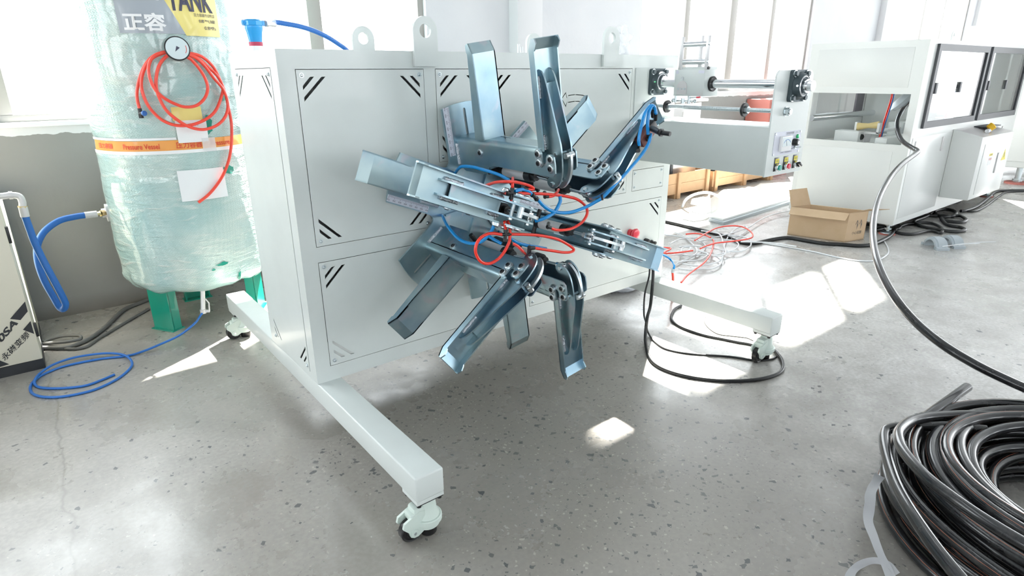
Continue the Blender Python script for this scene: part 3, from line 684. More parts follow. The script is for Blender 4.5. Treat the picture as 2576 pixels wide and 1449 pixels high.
o, gn = bearing(1.953, 1.366, -.005, -1); obj('grease_cap', gn.mesh(M['led']), o, label='green grease nipple cap')
o, gn = bearing(1.930, 1.353, YE - .008, -1); obj('grease_nipple', gn.mesh(M['steel']), o)
mb = MB(); mb.cyl((1.930, YE - .04, 1.353), (1.930, YE - .082, 1.353), .0215, 28); obj('shaft_end', mb.mesh(M['chrome']), win)
# threaded rod with stop discs
RX, RZ = 1.868, 1.25
mb = MB(); mb.cyl((RX, 0, RZ), (RX, YE - .03, RZ), .0085, 20)
for i in range(150): mb.lathe([(.0088, -.0009), (.0096, 0), (.0088, .0009)], axis_to((RX, -.015 - i * .005, RZ), (0, 1, 0)), 12)
rod = obj('threaded_rod', mb.mesh(M['steel'], 60), win)
for yy in (-.145, -.575):
    mb = MB(); mb.lathe([(.011, 0), (.029, 0), (.031, .002), (.031, .009), (.029, .011), (.011, .011)], axis_to((RX, yy, RZ), (0, -1, 0)), 28); obj('stop_disc', mb.mesh(M['rubber']), rod)
    mb = MB(); mb.cyl((RX, yy - .011, RZ), (RX, yy - .026, RZ), .0165, 6); mb.cyl((RX, yy, RZ), (RX, yy + .012, RZ), .0165, 6); obj('nut', mb.mesh(M['steel']), rod)
for yy in (YE - .008, -.005):
    mb = MB(); mb.cyl((RX, yy, RZ), (RX, yy - .004, RZ), .0195, 24); mb.cyl((RX, yy - .004, RZ), (RX, yy - .02, RZ), .0165, 6); mb.cyl((RX, yy - .02, RZ), (RX, yy - .026, RZ), .012, 16); obj('nut', mb.mesh(M['steel']), rod)
# traversing carriage box on the shaft
BX0, BX1, BY0, BY1, BZ0, BZ1 = 1.882, 1.998, -.345, -.172, 1.302, 1.424
mb = MB(); mb.box(BX0, BX1, BY0, BY1, BZ0, BZ1, .0015); mb.box(BX0 + .07, BX1 - .008, BY0 + .01, BY1, BZ1, BZ1 + .012); mb.box(BX0 + .004, BX1 - .03, BY0 + .004, BY1 - .012, BZ1 - .001, BZ1 + .010)
car = obj('carriage_box', mb.mesh(M['paint']), win)
mb = MB(); mb.lathe([(.022, 0), (.035, 0), (.035, .008), (.031, .010), (.022, .008)], axis_to((SX, BY0, SZ), (0, -1, 0)), 32); obj('shaft_seal', mb.mesh(M['rubber']), car)
ol = [(-.028, 0), (-.028, -.034), (.028, -.034), (.028, 0)] + circ(0, 0, .029, 16, 0, PI, True)
MB_ = Matrix(((0, 0, -1, BX0), (-1, 0, 0, -.222), (0, 1, 0, 1.343), (0, 0, 0, 1)))
mb = MB(); mb.prism([(a, b) for a, b in ol], MB_, 0, .005); pl_ = obj('angle_scale', mb.mesh(M['alu']), car)
for a in (-.018, 0, .018):
    mb = MB(); q = MB_ @ Vector((a, -.008, .005)); mb.cyl(q, q + Vector((-.005, 0, 0)), .0052 if a else .0035, 12); obj('screw', mb.mesh(M['steel']), car)
mb = MB(); q = MB_ @ Vector((0, .042, 0)); mb.cyl(q, q + Vector((-.008, 0, 0)), .0065, 14); mb.box(q.x - .004, q.x, q.y - .005, q.y + .005, q.z - .014, q.z); obj('pointer_screw', mb.mesh(M['chrome']), car)
mb = MB(); mb.cyl((BX0, -.186, 1.412), (BX0 - .0006, -.186, 1.412), .009, 20); mb.box(BX0 - .0006, BX0, BY0 + .004, BY0 + .036, 1.406, 1.419); obj('sticker', mb.mesh(M['ruler']), car)
# roller frame on the carriage
mb = MB()
for yy in (-.199, -.346): mb.box(BX0 - .001, BX0 + .010, yy - .010, yy + .010, BZ1, 1.572, .003)
mb.box(BX0 + .07, BX0 + .085, -.268, -.248, BZ1, 1.578, .003)
rf = obj('roller_frame', mb.mesh(M['alu']), car)
for zc in (1.458, 1.536):
    mb = MB(); mb.cyl((BX0 + .012, -.203, zc), (BX0 + .012, -.342, zc), .0125, 18); obj('guide_roller', mb.mesh(M['chrome']), car)
    mb = MB(); mb.cyl((BX0 + .004, -.350, zc), (BX0 + .004, -.358, zc), .008, 12); obj('roller_screw', mb.mesh(M['steel']), car)
mb = MB(); mb.cyl((BX0 + .006, -.348, 1.430), (BX0 + .006, -.362, 1.430), .007, 12); obj('adjusting_knob', mb.mesh(M['black']), car)
# follower linkage under the carriage
mb = MB(); zc = 1.279
mb.box(BX0 - .004, BX0 + .02, -.30, -.175, zc - .004, zc + .003, .002); mb.cyl((BX0 - .002, -.19, zc - .01), (BX0 - .002, -.19, BZ0), .006, 12); mb.cyl((BX0 - .002, -.27, zc - .012), (BX0 - .002, -.27, BZ0), .008, 12); mb.cyl((BX0 - .004, -.235, zc - .012), (BX0 - .004, -.235, zc + .012), .010, 16)
mb.sphere((BX0 - .002, -.302, zc), .009); mb.sphere((BX0 - .002, -.178, zc), .011)
lkg = obj('follower_linkage', mb.mesh(M['steel']), car)
mb = MB(); mb.cyl((BX0 - .006, -.27, 1.294), (BX0 - .012, -.325, 1.297), .003, 10); obj('switch_rod', mb.mesh(M['steel']), car)
mb = MB(); mb.cyl((BX0 - .0105, -.318, 1.2967), (BX0 - .0125, -.338, 1.298), .0045, 12); obj('switch_tip', mb.mesh(M['btn_red']), car)
# control plate with meter, knobs and buttons on the end plate
yf = YE - .008
mb = MB(); mb.prism(rrect(1.806, 2.028, 1.066, 1.166, .006), MXZ(yf), 0, .0015); cpn = obj('control_plate', mb.mesh(M['ruler']), ep)
def onface(nm, fn, m, label=None):
    b = MB(); fn(b); return obj(nm, b.mesh(m), ep, label=label)
yf2 = yf - .0015
onface('meter_case', lambda b: b.box(1.850, 1.932, yf2 - .014, yf2, 1.084, 1.147, .002), M['white'])
onface('meter_face', lambda b: b.box(1.855, 1.927, yf2 - .0146, yf2 - .01, 1.104, 1.143), M['dial'])
onface('meter_needle', lambda b: b.prism([(1.890, 1.106), (1.892, 1.106), (1.880, 1.132), (1.879, 1.132)], MXZ(yf2 - .0146), 0, .0006), M['ink'])
onface('meter_scale', lambda b: b.prism(circ(1.891, 1.1, .034, 10, .6, 2.54, True) + circ(1.891, 1.1, .032, 10, 2.54, .6, True), MXZ(yf2 - .0146), 0, .0004), M['hose'])
onface('speed_knob', lambda b: b.lathe([(.016, 0), (.016, .010), (.0135, .022), (.0, .023)], axis_to((1.972, yf2, 1.115), (0, -1, 0)), 24), M['black'])
onface('knob_cap', lambda b: b.cyl((1.972, yf2 - .0225, 1.115), (1.972, yf2 - .0245, 1.115), .0085, 16), M['alu'])
onface('pilot_lamp', lambda b: b.lathe([(.009, 0), (.009, .006), (.006, .008)], axis_to((1.996, yf2, 1.139), (0, -1, 0)), 18), M['led'])
onface('toggle_switch', lambda b: (b.cyl((1.985, yf2, 1.092), (1.985, yf2 - .007, 1.092), .007, 12), b.cyl((1.985, yf2 - .007, 1.092), (2.0, yf2 - .022, 1.094), .0025, 10)), M['steel'])
for xx, zz_ in ((1.813, 1.159), (2.021, 1.159), (1.813, 1.073), (2.021, 1.073)): onface('screw', lambda b: b.cyl((xx, yf2, zz_), (xx, yf2 - .002, zz_), .0045, 12), M['steel'])
def ptext(s, x0, x1, z0, z1, m=M['ink'], yy=None):
    text_on('lettering', s, m, (x0, (yy or yf2) - .0006, z0), (x1 - x0, 0, 0), (0, 0, z1 - z0), ep)
ptext('力矩电机控制器', 1.895, 1.965, 1.1535, 1.162); ptext('TORQUE MOTOR CONTROL', 1.897, 1.963, 1.1495, 1.152); ptext('MPa', 1.978, 2.0, 1.156, 1.159)
ptext('上海电机厂 控制设备有限公司', 1.865, 1.965, 1.0735, 1.079); ptext('0  SPEED  10', 1.95, 1.985, 1.086, 1.089)
for xx, m, nm in ((1.853, M['btn_green'], 'green_button'), (1.929, M['btn_red'], 'red_button'), (2.010, M['black'], 'selector_switch')):
    onface('button_plate', lambda b: b.box(xx - .021, xx + .021, yf - .002, yf, .998, 1.058, .001), M['black'])
    onface('button_tag', lambda b: b.box(xx - .015, xx + .015, yf - .0028, yf, 1.033, 1.052), M['btn_yellow'])
    onface('button_bezel', lambda b: b.lathe([(.0155, 0), (.0155, .012), (.0125, .014)], axis_to((xx, yf - .002, 1.015), (0, -1, 0)), 24), M['chrome'])
    if nm != 'selector_switch': onface(nm, lambda b: b.lathe([(.0125, .012), (.0125, .019), (.011, .0205)], axis_to((xx, yf - .002, 1.015), (0, -1, 0)), 24), m)
    else: onface(nm, lambda b: (b.cyl((xx, yf - .014, 1.015), (xx, yf - .022, 1.015), .012, 20), b.box(xx - .018, xx + .010, yf - .034, yf - .02, 1.009, 1.021, .003, Matrix.Translation((xx, 0, 1.015)) @ Matrix.Rotation(.6, 4, 'Y') @ Matrix.Translation((-xx, 0, -1.015)))), m)
    ptext('启动' if m is M['btn_green'] else '停止' if m is M['btn_red'] else '自动', xx - .009, xx + .009, 1.038, 1.047, M['ink'], yf - .0028)
# emergency stop and knobs low on the front
mb = MB(); q = Vector((1.812, -.002, .578)); mb.lathe([(.021, 0), (.021, .022), (.014, .024), (.014, .03), (.029, .034), (.031, .042), (.026, .05), (.012, .054)], axis_to(q, (0, -1, 0)), 32); obj('emergency_stop', mb.mesh(M['btn_red']), win, label='red mushroom emergency stop')
mb = MB(); mb.lathe([(.016, 0), (.016, .012), (.013, .026), (.011, .028)], axis_to((1.950, -.002, .508), (0, -1, 0)), 24); obj('control_knob', mb.mesh(M['black']), win)
mb = MB(); mb.lathe([(.012, 0), (.012, .008), (.006, .010), (.006, .02), (.009, .022), (.009, .032)], axis_to((2.004, -.002, .492), (0, -1, 0)), 20); obj('control_knob', mb.mesh(M['black']), win)
mb = MB(); mb.box(1.96, 2.05, -.004, -.001, .44, .475); obj('switch_plate', mb.mesh(M['steel']), win)

# ------------------------------------------------------------------ air tank in bubble wrap
TC = Vector((-.01, 1.88)); TR = .402
tank = thing('air_tank', 'tall green air tank wrapped in bubble wrap with orange lettered tape', 'tank', (TC.x, TC.y, 0))
def tp(th, z, r): a = math.radians(th); return Vector((TC.x + r * math.cos(a), TC.y + r * math.sin(a), z))
# wrapping: a lathe with creases and a ragged puckered hem
mb = MB(); NS, rows = 160, []
zs = [.235 + .0 * i for i in range(1)] + [.25 + i * (3.0 - .25) / 150 for i in range(151)]
def wr(th, z):
    n1 = noise.noise(Vector((math.cos(th) * 2.2, math.sin(th) * 2.2, z * 5))); n2 = noise.noise(Vector((math.cos(th) * 7 + z * 4, math.sin(th) * 7 - z * 3, z * 11)))
    r = TR + .006 * n1 + .005 * abs(n2)
    if z < .36: r += -.05 * ((.36 - z) / .11) ** 3 + .010 * n2
    if z < .9: r += .012 * math.exp(-((z - .62) / .25) ** 2)
    if abs(z - 1.07) < .05: r -= .006
    return r
for j, z in enumerate(zs):
    ring = []
    for i in range(NS):
        th = 2 * PI * i / NS; zz_ = z + (.02 * noise.noise(Vector((math.cos(th) * 3, math.sin(th) * 3, 9))) if z < .3 else 0)
        r = wr(th, z) if j else .27
        ring.append(mb.bm.verts.new((TC.x + r * math.cos(th), TC.y + r * math.sin(th), zz_)))
    rows.append(ring)
for a, b in zip(rows, rows[1:]):
    for i in range(NS): mb.bm.faces.new((a[i], a[(i + 1) % NS], b[(i + 1) % NS], b[i]))
mb.bm.faces.new(rows[0][::-1]); mb.bm.faces.new(rows[-1])
wrap = obj('bubble_wrap', mb.mesh(M['wrap'], 80), tank)
mb = MB(); mb.lathe([(.1, .262), (.3, .27), (.36, .33), (.372, .42), (.372, 2.9)], Matrix.Translation((TC.x, TC.y, 0)), 48); obj('vessel', mb.mesh(M['green']), tank)
def cpatch(name, th0, th1, z0, z1, m, off=.006, par=None, n=24, left=None, right=None, zn=6):
    b = MB(); rows = []
    for j in range(zn + 1):
        z = z0 + (z1 - z0) * j / zn; l = left(z) if left else th0; r_ = right(z) if right else th1
        rows.append([b.bm.verts.new(tp(l + (r_ - l) * i / n, z, wr(math.radians(l + (r_ - l) * i / n), z) + off)) for i in range(n + 1)])
    for a, c in zip(rows, rows[1:]):
        for i in range(n): b.bm.faces.new((a[i], a[i + 1], c[i + 1], c[i]))
    me = b.mesh(m, 60); return obj(name, me, par or tank)
def ctext(s, th0, th1, z0, z1, m, off=.0085, par=None, bold=0.):
    me = textmesh(s, m, 0., bold)
    for v in me.vertices:
        th = th0 + (th1 - th0) * v.co.x; z = z0 + (z1 - z0) * v.co.y; v.co = tp(th, z, wr(math.radians(th), z) + off)
    return obj('lettering', me, par)
band = cpatch('orange_tape', -176, -40, 1.045, 1.098, M['orange'], .004, n=80, zn=4, left=None)
cpatch('tape_edge', -178, -40, 1.028, 1.046, M['white'], .006, n=80, zn=2, par=band)
cpatch('tape_edge', -178, -100, 1.1, 1.112, M['white'], .007, n=60, zn=2, par=band)
ctext('压力容器', -166, -148, 1.058, 1.086, M['redink'], .0065, band, .015); ctext('Pressure Vessel', -138, -112, 1.056, 1.083, M['redink'], .0065, band, .015)
ctext('压力容器', -101, -83, 1.054, 1.088, M['redink'], .0065, band, .015); ctext('Pressure', -76, -60, 1.056, 1.083, M['redink'], .0065, band, .015)
dg = lambda z: -81 - (z - 1.607) * 66
pg = cpatch('grey_poster', 0, 0, 1.615, 1.99, M['greyposter'], .006, left=lambda z: -122.5, right=dg)
py_ = cpatch('yellow_poster', 0, 0, 1.608, 1.99, M['yellow'], .0065, left=dg, right=lambda z: -53.5)
ctext('正容', -119, -93, 1.625, 1.708, M['white'], .0095, pg, .03); ctext('XIN', -119, -95, 1.765, 1.88, M['white'], .0095, pg, .03)
ctext('TANK', -90, -58, 1.722, 1.83, M['ink'], .0095, py_, .03); ctext('压力容器专业制造', -74, -57, 1.70, 1.716, M['ink'], .0095, py_); ctext('储气罐', -71, -57, 1.672, 1.688, M['ink'], .0095, py_); ctext('0.8MPa', -67, -57, 1.64, 1.656, M['ink'], .0095, py_)
ol_ = cpatch('orange_label', -76, -44, 1.86, 1.99, M['orange'], .012)
cpatch('yellow_label', -100, -80, 1.195, 1.264, M['yellow'], .007); 
wl_ = cpatch('white_label', -99, -78, 1.082, 1.196, M['paper'], .009)
ctext('产品质量证明书', -95, -84, 1.165, 1.176, M['hose'], .0105, wl_)
cpatch('paper_sheet', 0, 0, .777, .94, M['paper'], .010, left=lambda z: -103.8, right=lambda z: -71)
cpatch('clear_tape', -83, -73, 1.03, 1.10, M['film'], .010)
# torn places showing the enamel
rnd = random.Random(3)
def tear(th, z, rw, rh, n=16):
    b = MB(); c = tp(th, z, wr(math.radians(th), z) + .004); vs_ = []
    ph = [1 + .35 * rnd.uniform(-1, 1) for _ in range(n)]
    for i in range(n):
        a = 2 * PI * i / n; t2 = th + math.degrees(rw * ph[i] * math.cos(a) / TR); z2 = z + rh * ph[i] * math.sin(a); vs_.append(b.bm.verts.new(tp(t2, z2, wr(math.radians(t2), z2) + .004)))
    cv = b.bm.verts.new(c)
    for i in range(n): b.bm.faces.new((cv, vs_[i], vs_[(i + 1) % n]))
    obj('torn_patch', b.mesh(M['green'], 80), tank, label='torn hole showing green enamel')
tear(-77, 1.17, .03, .045); tear(-66, .92, .03, .02); tear(-84, .4, .03, .010); tear(-91, .375, .008, .006); tear(-71, .30, .010, .028); tear(-60, 1.3, .01, .02)
# legs: channel section feet
for th in (-149, -31, 90):
    a = math.radians(th); u = Vector((math.cos(a), math.sin(a), 0)); t = Vector((-math.sin(a), math.cos(a), 0)); c = Vector((TC.x, TC.y, 0)) + u * .325
    Lm = Matrix((u, t, Vector((0, 0, 1)))).transposed().to_4x4(); Lm.translation = c
    b = MB(); b.box(-.005, .005, -.075, .075, .006, .42, 0, Lm); b.box(-.055, .0, -.075, -.067, .006, .42, 0, Lm); b.box(-.055, .0, .067, .075, .006, .42, 0, Lm); b.box(-.065, .02, -.085, .085, 0, .006, 0, Lm)
    obj('leg', b.mesh(M['green']), tank)
# pressure gauge on a short stem
gq = tp(-89.5, 1.535, TR); gd = Vector((-.12, -1, .10)).normalized()
b = MB(); b.cyl(gq, gq + gd * .06, .012, 12); b.lathe([(.050, 0), (.055, .004), (.055, .03), (.0575, .036), (.050, .040)], axis_to(gq + gd * .05, gd), 40); ga = obj('pressure_gauge', b.mesh(M['black']), tank)
b = MB(); b.cyl(gq + gd * .0895, gq + gd * .0915, .0515, 40); obj('gauge_face', b.mesh(M['dial']), ga)
gm = axis_to(gq + gd * .092, gd)
b = MB(); b.prism(circ(0, 0, .041, 20, -.6, .35, True) + circ(0, 0, .0385, 20, .35, -.6, True), gm, 0, .0004); obj('gauge_scale', b.mesh(M['redink']), ga)
b = MB(); b.prism([(-.008, -.008), (.008, -.008), (.002, .02)], gm @ Matrix.Rotation(2.6, 4, 'Z'), 0, .0006); obj('gauge_needle', b.mesh(M['ink']), ga)
# inlet flange and drain valve
iq = tp(176, .69, TR - .01); b = MB(); b.cyl(iq + Vector((.03, 0, 0)), iq + Vector((-.03, 0, 0)), .05, 24); b.cyl(iq, iq + Vector((-.05, 0, 0)), .026, 6); obj('inlet_flange', b.mesh(M['alu']), tank)
dq = P(514, 742, y=1.62); dv0 = P(511, 783, y=1.6)
b = MB(); b.cyl(dq + Vector((0, 0, .06)), dv0, .013, 14); b.cyl(dv0 + Vector((0, 0, .012)), dv0 - Vector((0, 0, .012)), .017, 14); b.cyl(dv0 + Vector((.0, 0, 0)), dv0 + Vector((.03, -.02, 0)), .009, 12); b.tube([dv0 + Vector((.03, -.02, 0)), dv0 + Vector((.035, -.02, .05)), dv0 + Vector((.02, -.02, .08))], .004); obj('drain_valve', b.mesh(M['alu']), tank)
# red hose hung in a coil on the gauge
def crop(lst, s, ox=0, oy=0): return [(x / s + ox, y / s + oy) for x, y in lst]
L1 = [(1390, 400), (1450, 430), (1520, 490), (1590, 560), (1625, 640), (1610, 720), (1570, 810), (1500, 870), (1400, 910), (1290, 915), (1190, 880), (1110, 810), (1060, 730), (1030, 620), (1050, 510), (1110, 425), (1200, 385)]
L2 = [(1290, 370), (1385, 405), (1440, 430), (1500, 490), (1560, 570), (1620, 640), (1655, 720), (1660, 800), (1630, 870), (1570, 920), (1480, 945), (1380, 925), (1280, 865), (1210, 800), (1165, 720), (1140, 640), (1140, 560), (1160, 480), (1210, 415)]
L3 = [(1290, 380), (1380, 425), (1410, 450), (1460, 510), (1500, 580), (1515, 650), (1490, 720), (1430, 770), (1350, 780), (1270, 755), (1190, 710), (1130, 650), (1090, 560), (1085, 480), (1120, 410), (1200, 380)]
T0 = [(1020, 805), (998, 700), (1010, 600), (1050, 490), (1110, 415), (1200, 380), (1290, 375)]
T9 = [(1290, 375), (1385, 388), (1470, 412), (1550, 480), (1600, 570), (1640, 670), (1665, 780), (1685, 880), (1690, 970), (1685, 1080), (1665, 1180), (1630, 1270), (1580, 1350), (1520, 1420), (1447, 1477)]
def cylp(u, v, r):
    d = RC @ Vector(((u - 1288) / FPX, -(v - 724.5) / FPX, -1)); ox, oy = CAM.x - TC.x, CAM.y - TC.y
    a = d.x ** 2 + d.y ** 2; bq = 2 * (ox * d.x + oy * d.y); cq = ox * ox + oy * oy - r * r; D = max(0, bq * bq - 4 * a * cq)
    return CAM + d * ((-bq - D ** .5) / 2 / a)
hp = []
for i, (seg, off) in enumerate(((T0, .03), (L1, .034), (L2, .046), (L3, .058), (T9, .030))): hp += [cylp(u, v, TR + off) for u, v in crop(seg, 2.899)]
b = MB(); b.tube(smooth(hp, 5), .0078, 10)
rh = thing('red_air_hose', 'coral red air hose hung in loops on the tank pressure gauge', 'hose', hp[-1])
obj('hose', b.mesh(M['coilred'], 60), rh)
b = MB(); e0 = hp[0]; b.cyl(e0 + Vector((0, 0, .01)), e0 - Vector((0, 0, .022)), .010, 14); b.cyl(e0 - Vector((0, 0, .018)), e0 - Vector((0, 0, .038)), .012, 6); b.cyl(e0 - Vector((0, 0, .014)), e0 + Vector((.012, -.02, -.014)), .010, 14); obj('hose_fitting', b.mesh(M['black']), rh)
b = MB(); b.cyl(e0 + Vector((.011, -.018, -.014)), e0 + Vector((.015, -.026, -.014)), .013, 16); obj('fitting_ring', b.mesh(M['hose']), rh, label='blue release ring')

# ------------------------------------------------------------------ compressor at the left edge
CY, CXR = 1.545, -.87
comp = thing('air_compressor', 'cream air compressor cabinet with black diagonal stripes at the left edge', 'compressor', (-1.3, 1.9, 0))
b = MB(); b.box(-1.75, CXR, CY, CY + .62, .052, .815, .006); cb_ = obj('housing', b.mesh(M['cream']), comp)
b = MB(); b.box(-1.75, CXR + .002, CY - .002, CY + .62, 0, .053); obj('plinth', b.mesh(M['blackpaint']), comp)
b = MB(); b.box(CXR - .001, CXR + .012, CY + .01, CY + .04, .66, .74, .002); b.box(CXR - .001, CXR + .012, CY + .01, CY + .04, .17, .24, .002); obj('latch', b.mesh(M['black']), comp)
def cpl(x, y): return P(x / 6.585, y / 6.585 + 740, y=CY - .0015)
def stripe(pts):
    b = MB(); b.quad(*[cpl(*q) for q in pts]) if len(pts) == 4 else b.bm.faces.new([b.bm.verts.new(cpl(*q)) for q in pts]); obj('black_stripe', b.mesh(M['blackpaint']), cb_)
stripe([(415, 120), (460, 285), (340, 430), (165, 410)]); stripe([(505, 445), (568, 660), (380, 590)]); stripe([(-150, 1010), (0, 1100), (155, 1160), (-60, 1225)])
q0, q1, q2 = cpl(85, 1115), cpl(510, 690), cpl(0, 1030); text_on('lettering', '永磁变频', M['blackpaint'], q0, q1 - q0, q2 - q0, cb_, bold=.012)
q0, q1, q2 = cpl(-10, 850), cpl(305, 485), cpl(-75, 740); q0 = q0 - (q1 - q0) * .1; text_on('lettering', '10SA', M['blackpaint'], q0, q1 - q0, q2 - cpl(-10, 850), cb_, bold=.035)
# outlet pipe and elbow, blue hose to the tank
y0 = 1.74
b = MB(); b.tube(smooth([P(-60, 497, y=y0), P(0, 494, y=y0), P(28, 491, y=y0), P(48, 494, y=y0), P(56, 507, y=y0), P(57, 520, y=y0)], 6), .016, 14); b.cyl(P(22, 491.5, y=y0), P(32, 491, y=y0), .020, 14); b.tube([P(-60, 497, y=y0), P(-60, 497, y=y0) - Vector((0, 0, .06))], .016, 12); obj('outlet_pipe', b.mesh(M['alu']), comp)
hp = [P(u, v, y=yy) for u, v, yy in [(62, 539, 1.74), (66, 552, 1.74), (76, 580, 1.73), (88, 612, 1.72), (112, 661, 1.70), (141, 715, 1.69), (160, 752, 1.69), (165, 768, 1.70), (159, 778, 1.72), (149, 772, 1.74), (135, 748, 1.76), (112, 707, 1.78), (97, 665, 1.80), (93, 630, 1.82), (99, 603, 1.83), (116, 578, 1.84), (150, 555, 1.85), (190, 545, 1.86), (215, 541.5, 1.87)]]
bh_ = thing('blue_hose', 'blue rubber hose linking the compressor outlet to the wrapped tank', 'hose', hp[9])
b = MB(); b.tube(smooth(hp, 6), .0165, 12); obj('hose', b.mesh(M['hose'], 60), bh_)
b = MB(); b.cyl(P(57, 518, y=1.74), P(57.5, 522, y=1.74), .021, 6); b.cyl(P(253, 537, y=1.88), P(243, 538.5, y=1.875), .012, 6); b.cyl(P(253, 537, y=1.88), P(268, 535.5, y=1.9), .017, 6); obj('brass_nut', b.mesh(M['brass']), bh_, label='brass hose nut')
b = MB(); b.cyl(P(57.5, 520, y=1.74), P(63.5, 545, y=1.74), .0195, 14); b.cyl(P(213, 541.8, y=1.87), P(244, 538, y=1.875), .0185, 14); obj('ferrule', b.mesh(M['alu']), bh_)

# ------------------------------------------------------------------ hoses and cables on the floor
def floorline(name, pts, r, m, label, cat, group=None, k=6, z=None, closed=False):
    w_ = [G(u, v, r if z is None else z) if len(q) == 2 else G(u, v, q[2]) for q in pts for u, v in [q[:2]]]
    # keep crossings from merging: each later stretch rides a little higher
    b = MB(); b.tube(smooth(w_, k), r, 8); return solo(name, b.mesh(m, 60), label, cat, group)
c2 = lambda l: [(x / 2.414, y / 2.414 + 450) for x, y in l]
pts = c2([(1180, 880), (1090, 950), (960, 1010), (860, 1050), (770, 1075), (600, 1095), (400, 1135), (290, 1175), (220, 1215), (185, 1260), (195, 1300), (250, 1322), (350, 1325), (480, 1305), (600, 1270), (720, 1210), (790, 1150), (800, 1110), (765, 1075), (700, 1060), (600, 1062), (450, 1085), (330, 1125), (250, 1175), (210, 1225), (225, 1260), (290, 1272), (400, 1270), (520, 1255), (620, 1220), (695, 1188)])
w3 = [dv0 - Vector((0, 0, .01)), P(507, 790, y=1.585), P(500, 800, y=1.57)]
n0 = len(pts)
for i, (u, v) in enumerate(pts): w3.append(G(u, v, [.10, .05, .025, .012, .007][i] if i < 5 else .006 + .011 * (1 if 16 < i < 25 else 0)))
b = MB(); b.tube(smooth(w3, 6), .0062, 8); solo('blue_drain_hose', b.mesh(M['hose'], 60), 'thin blue hose coiled on the floor below the tank drain', 'hose')
floorline('grey_cable', c2([(900, 735), (870, 745), (760, 790), (690, 850), (640, 900), (560, 960), (480, 1000), (400, 1025), (250, 1025)]), .012, M['greycable'], 'thick dusty grey cable from behind the tank leg to the compressor', 'cable')
floorline('thin_cable', c2([(905, 790), (885, 800), (780, 860), (680, 920), (590, 975), (520, 1020), (430, 1033), (330, 1020), (250, 1008)]), .0085, M['greycable'], 'thinner dusty grey cable lying in front of the tank leg', 'cable')
floorline('looped_cable', c2([(250, 1000), (400, 990), (480, 975), (492, 962), (470, 952), (380, 955), (300, 975), (262, 992)]) , .009, M['greycable'], 'short loop of grey cable beside the compressor plinth', 'cable', z=.028)
c5 = lambda l: [(x / 3.623 + 1500, y / 3.623 + 600) for x, y in l]
b = MB(); w3 = [Vector((2.06, -.03, .5)), P(1643, 689, y=-.05), P(1641, 720, y=-.06), P(1636, 770, y=-.10), G(*c5([(465, 720)])[0], .12), G(*c5([(448, 880)])[0], .03)] + [G(u, v, .009) for u, v in c5([(452, 960), (475, 1060), (530, 1140), (650, 1205), (850, 1260), (1100, 1292), (1300, 1298), (1500, 1280), (1640, 1240), (1700, 1185), (1692, 1110), (1650, 1050), (1612, 1010)])]
w3[0] = Vector((2.02, -.004, .44)); b.tube(smooth(w3, 6), .009, 10); solo('power_cable', b.mesh(M['cable'], 60), 'thick black cable drooping from the winder to a loop round the right caster', 'cable')
b = MB(); w3 = [Vector((1.975, -.004, .44)), P(1634, 686, y=-.03), P(1622, 740, y=-.06), P(1620, 790, y=-.09), G(*c5([(455, 770)])[0], .10), G(*c5([(470, 850)])[0], .02)] + [G(u, v, .005) for u, v in c5([(520, 930), (600, 992), (700, 1025), (850, 1050), (1000, 1062), (1110, 1068), (1250, 1080), (1400, 1103), (1500, 1112), (1600, 1100), (1640, 1078)])]
b.tube(smooth(w3, 6), .005, 8); solo('signal_cable', b.mesh(M['cable'], 60), 'thin black cable drooping from the winder past the right caster', 'cable')
floorline('earth_cable', c5([(775, 610), (720, 640), (690, 690), (688, 740), (740, 790), (850, 840), (1000, 885), (1150, 915), (1300, 945), (1390, 960), (1480, 985)]), .008, M['cable'], 'black cable curving on the floor behind the right leg', 'cable')
floorline('thin_wire', c5([(1000, 705), (985, 750), (1020, 810), (1110, 870), (1250, 890), (1370, 905), (1430, 930)]), .003, M['greycable'], 'thin grey wire on the sunlit floor behind the right leg', 'wire')
floorline('long_cable', [(1655, 553), (1700, 563), (1745, 574), (1790, 585), (1830, 596), (1862, 609), (1895, 612), (1940, 603), (1980, 598), (2020, 604), (2070, 612), (2120, 615), (2165, 618), (2200, 613), (2235, 596), (2250, 582)], .016, M['cable'], 'long black cable snaking across the floor in front of the cardboard box', 'cable')
c4 = lambda l: [(x / 3.019 + 1940, y / 3.019 + 420) for x, y in l]
floorline('tangled_cable', c4([(700, 435), (780, 440), (860, 455), (960, 470), (975, 445), (920, 450), (800, 480), (770, 470), (830, 455), (930, 465), (1050, 430), (1200, 425), (1290, 460), (1290, 500), (1200, 485), (1060, 510), (940, 490), (1000, 440), (1130, 430)]), .014, M['cable'], 'black cable looped under the near end of the white enclosure', 'cable', z=.016)
floorline('coiled_cable', c4([(1020, 400), (1150, 370), (1280, 370), (1380, 375), (1400, 340), (1320, 320), (1240, 340), (1300, 380), (1420, 370), (1480, 400), (1440, 420), (1330, 410), (1290, 390), (1340, 440), (1440, 460), (1470, 480), (1380, 490), (1230, 470), (1110, 440), (1090, 410), (1180, 375), (1300, 300), (1430, 260)]), .016, M['cable'], 'heap of thick black cable under the white enclosure', 'cable', z=.018)
floorline('feed_cable', c4([(1440, 335), (1480, 330), (1560, 300), (1640, 240), (1700, 190), (1780, 180), (1960, 178), (2100, 170)]), .016, M['cable'], 'black cable running off to the right past the far foot', 'cable')
floorline('side_cable', c4([(1440, 330), (1540, 335), (1620, 300), (1690, 250), (1740, 215), (1790, 190), (1980, 182)]), .011, M['cable'], 'thinner black cable beside the cable running right', 'cable')
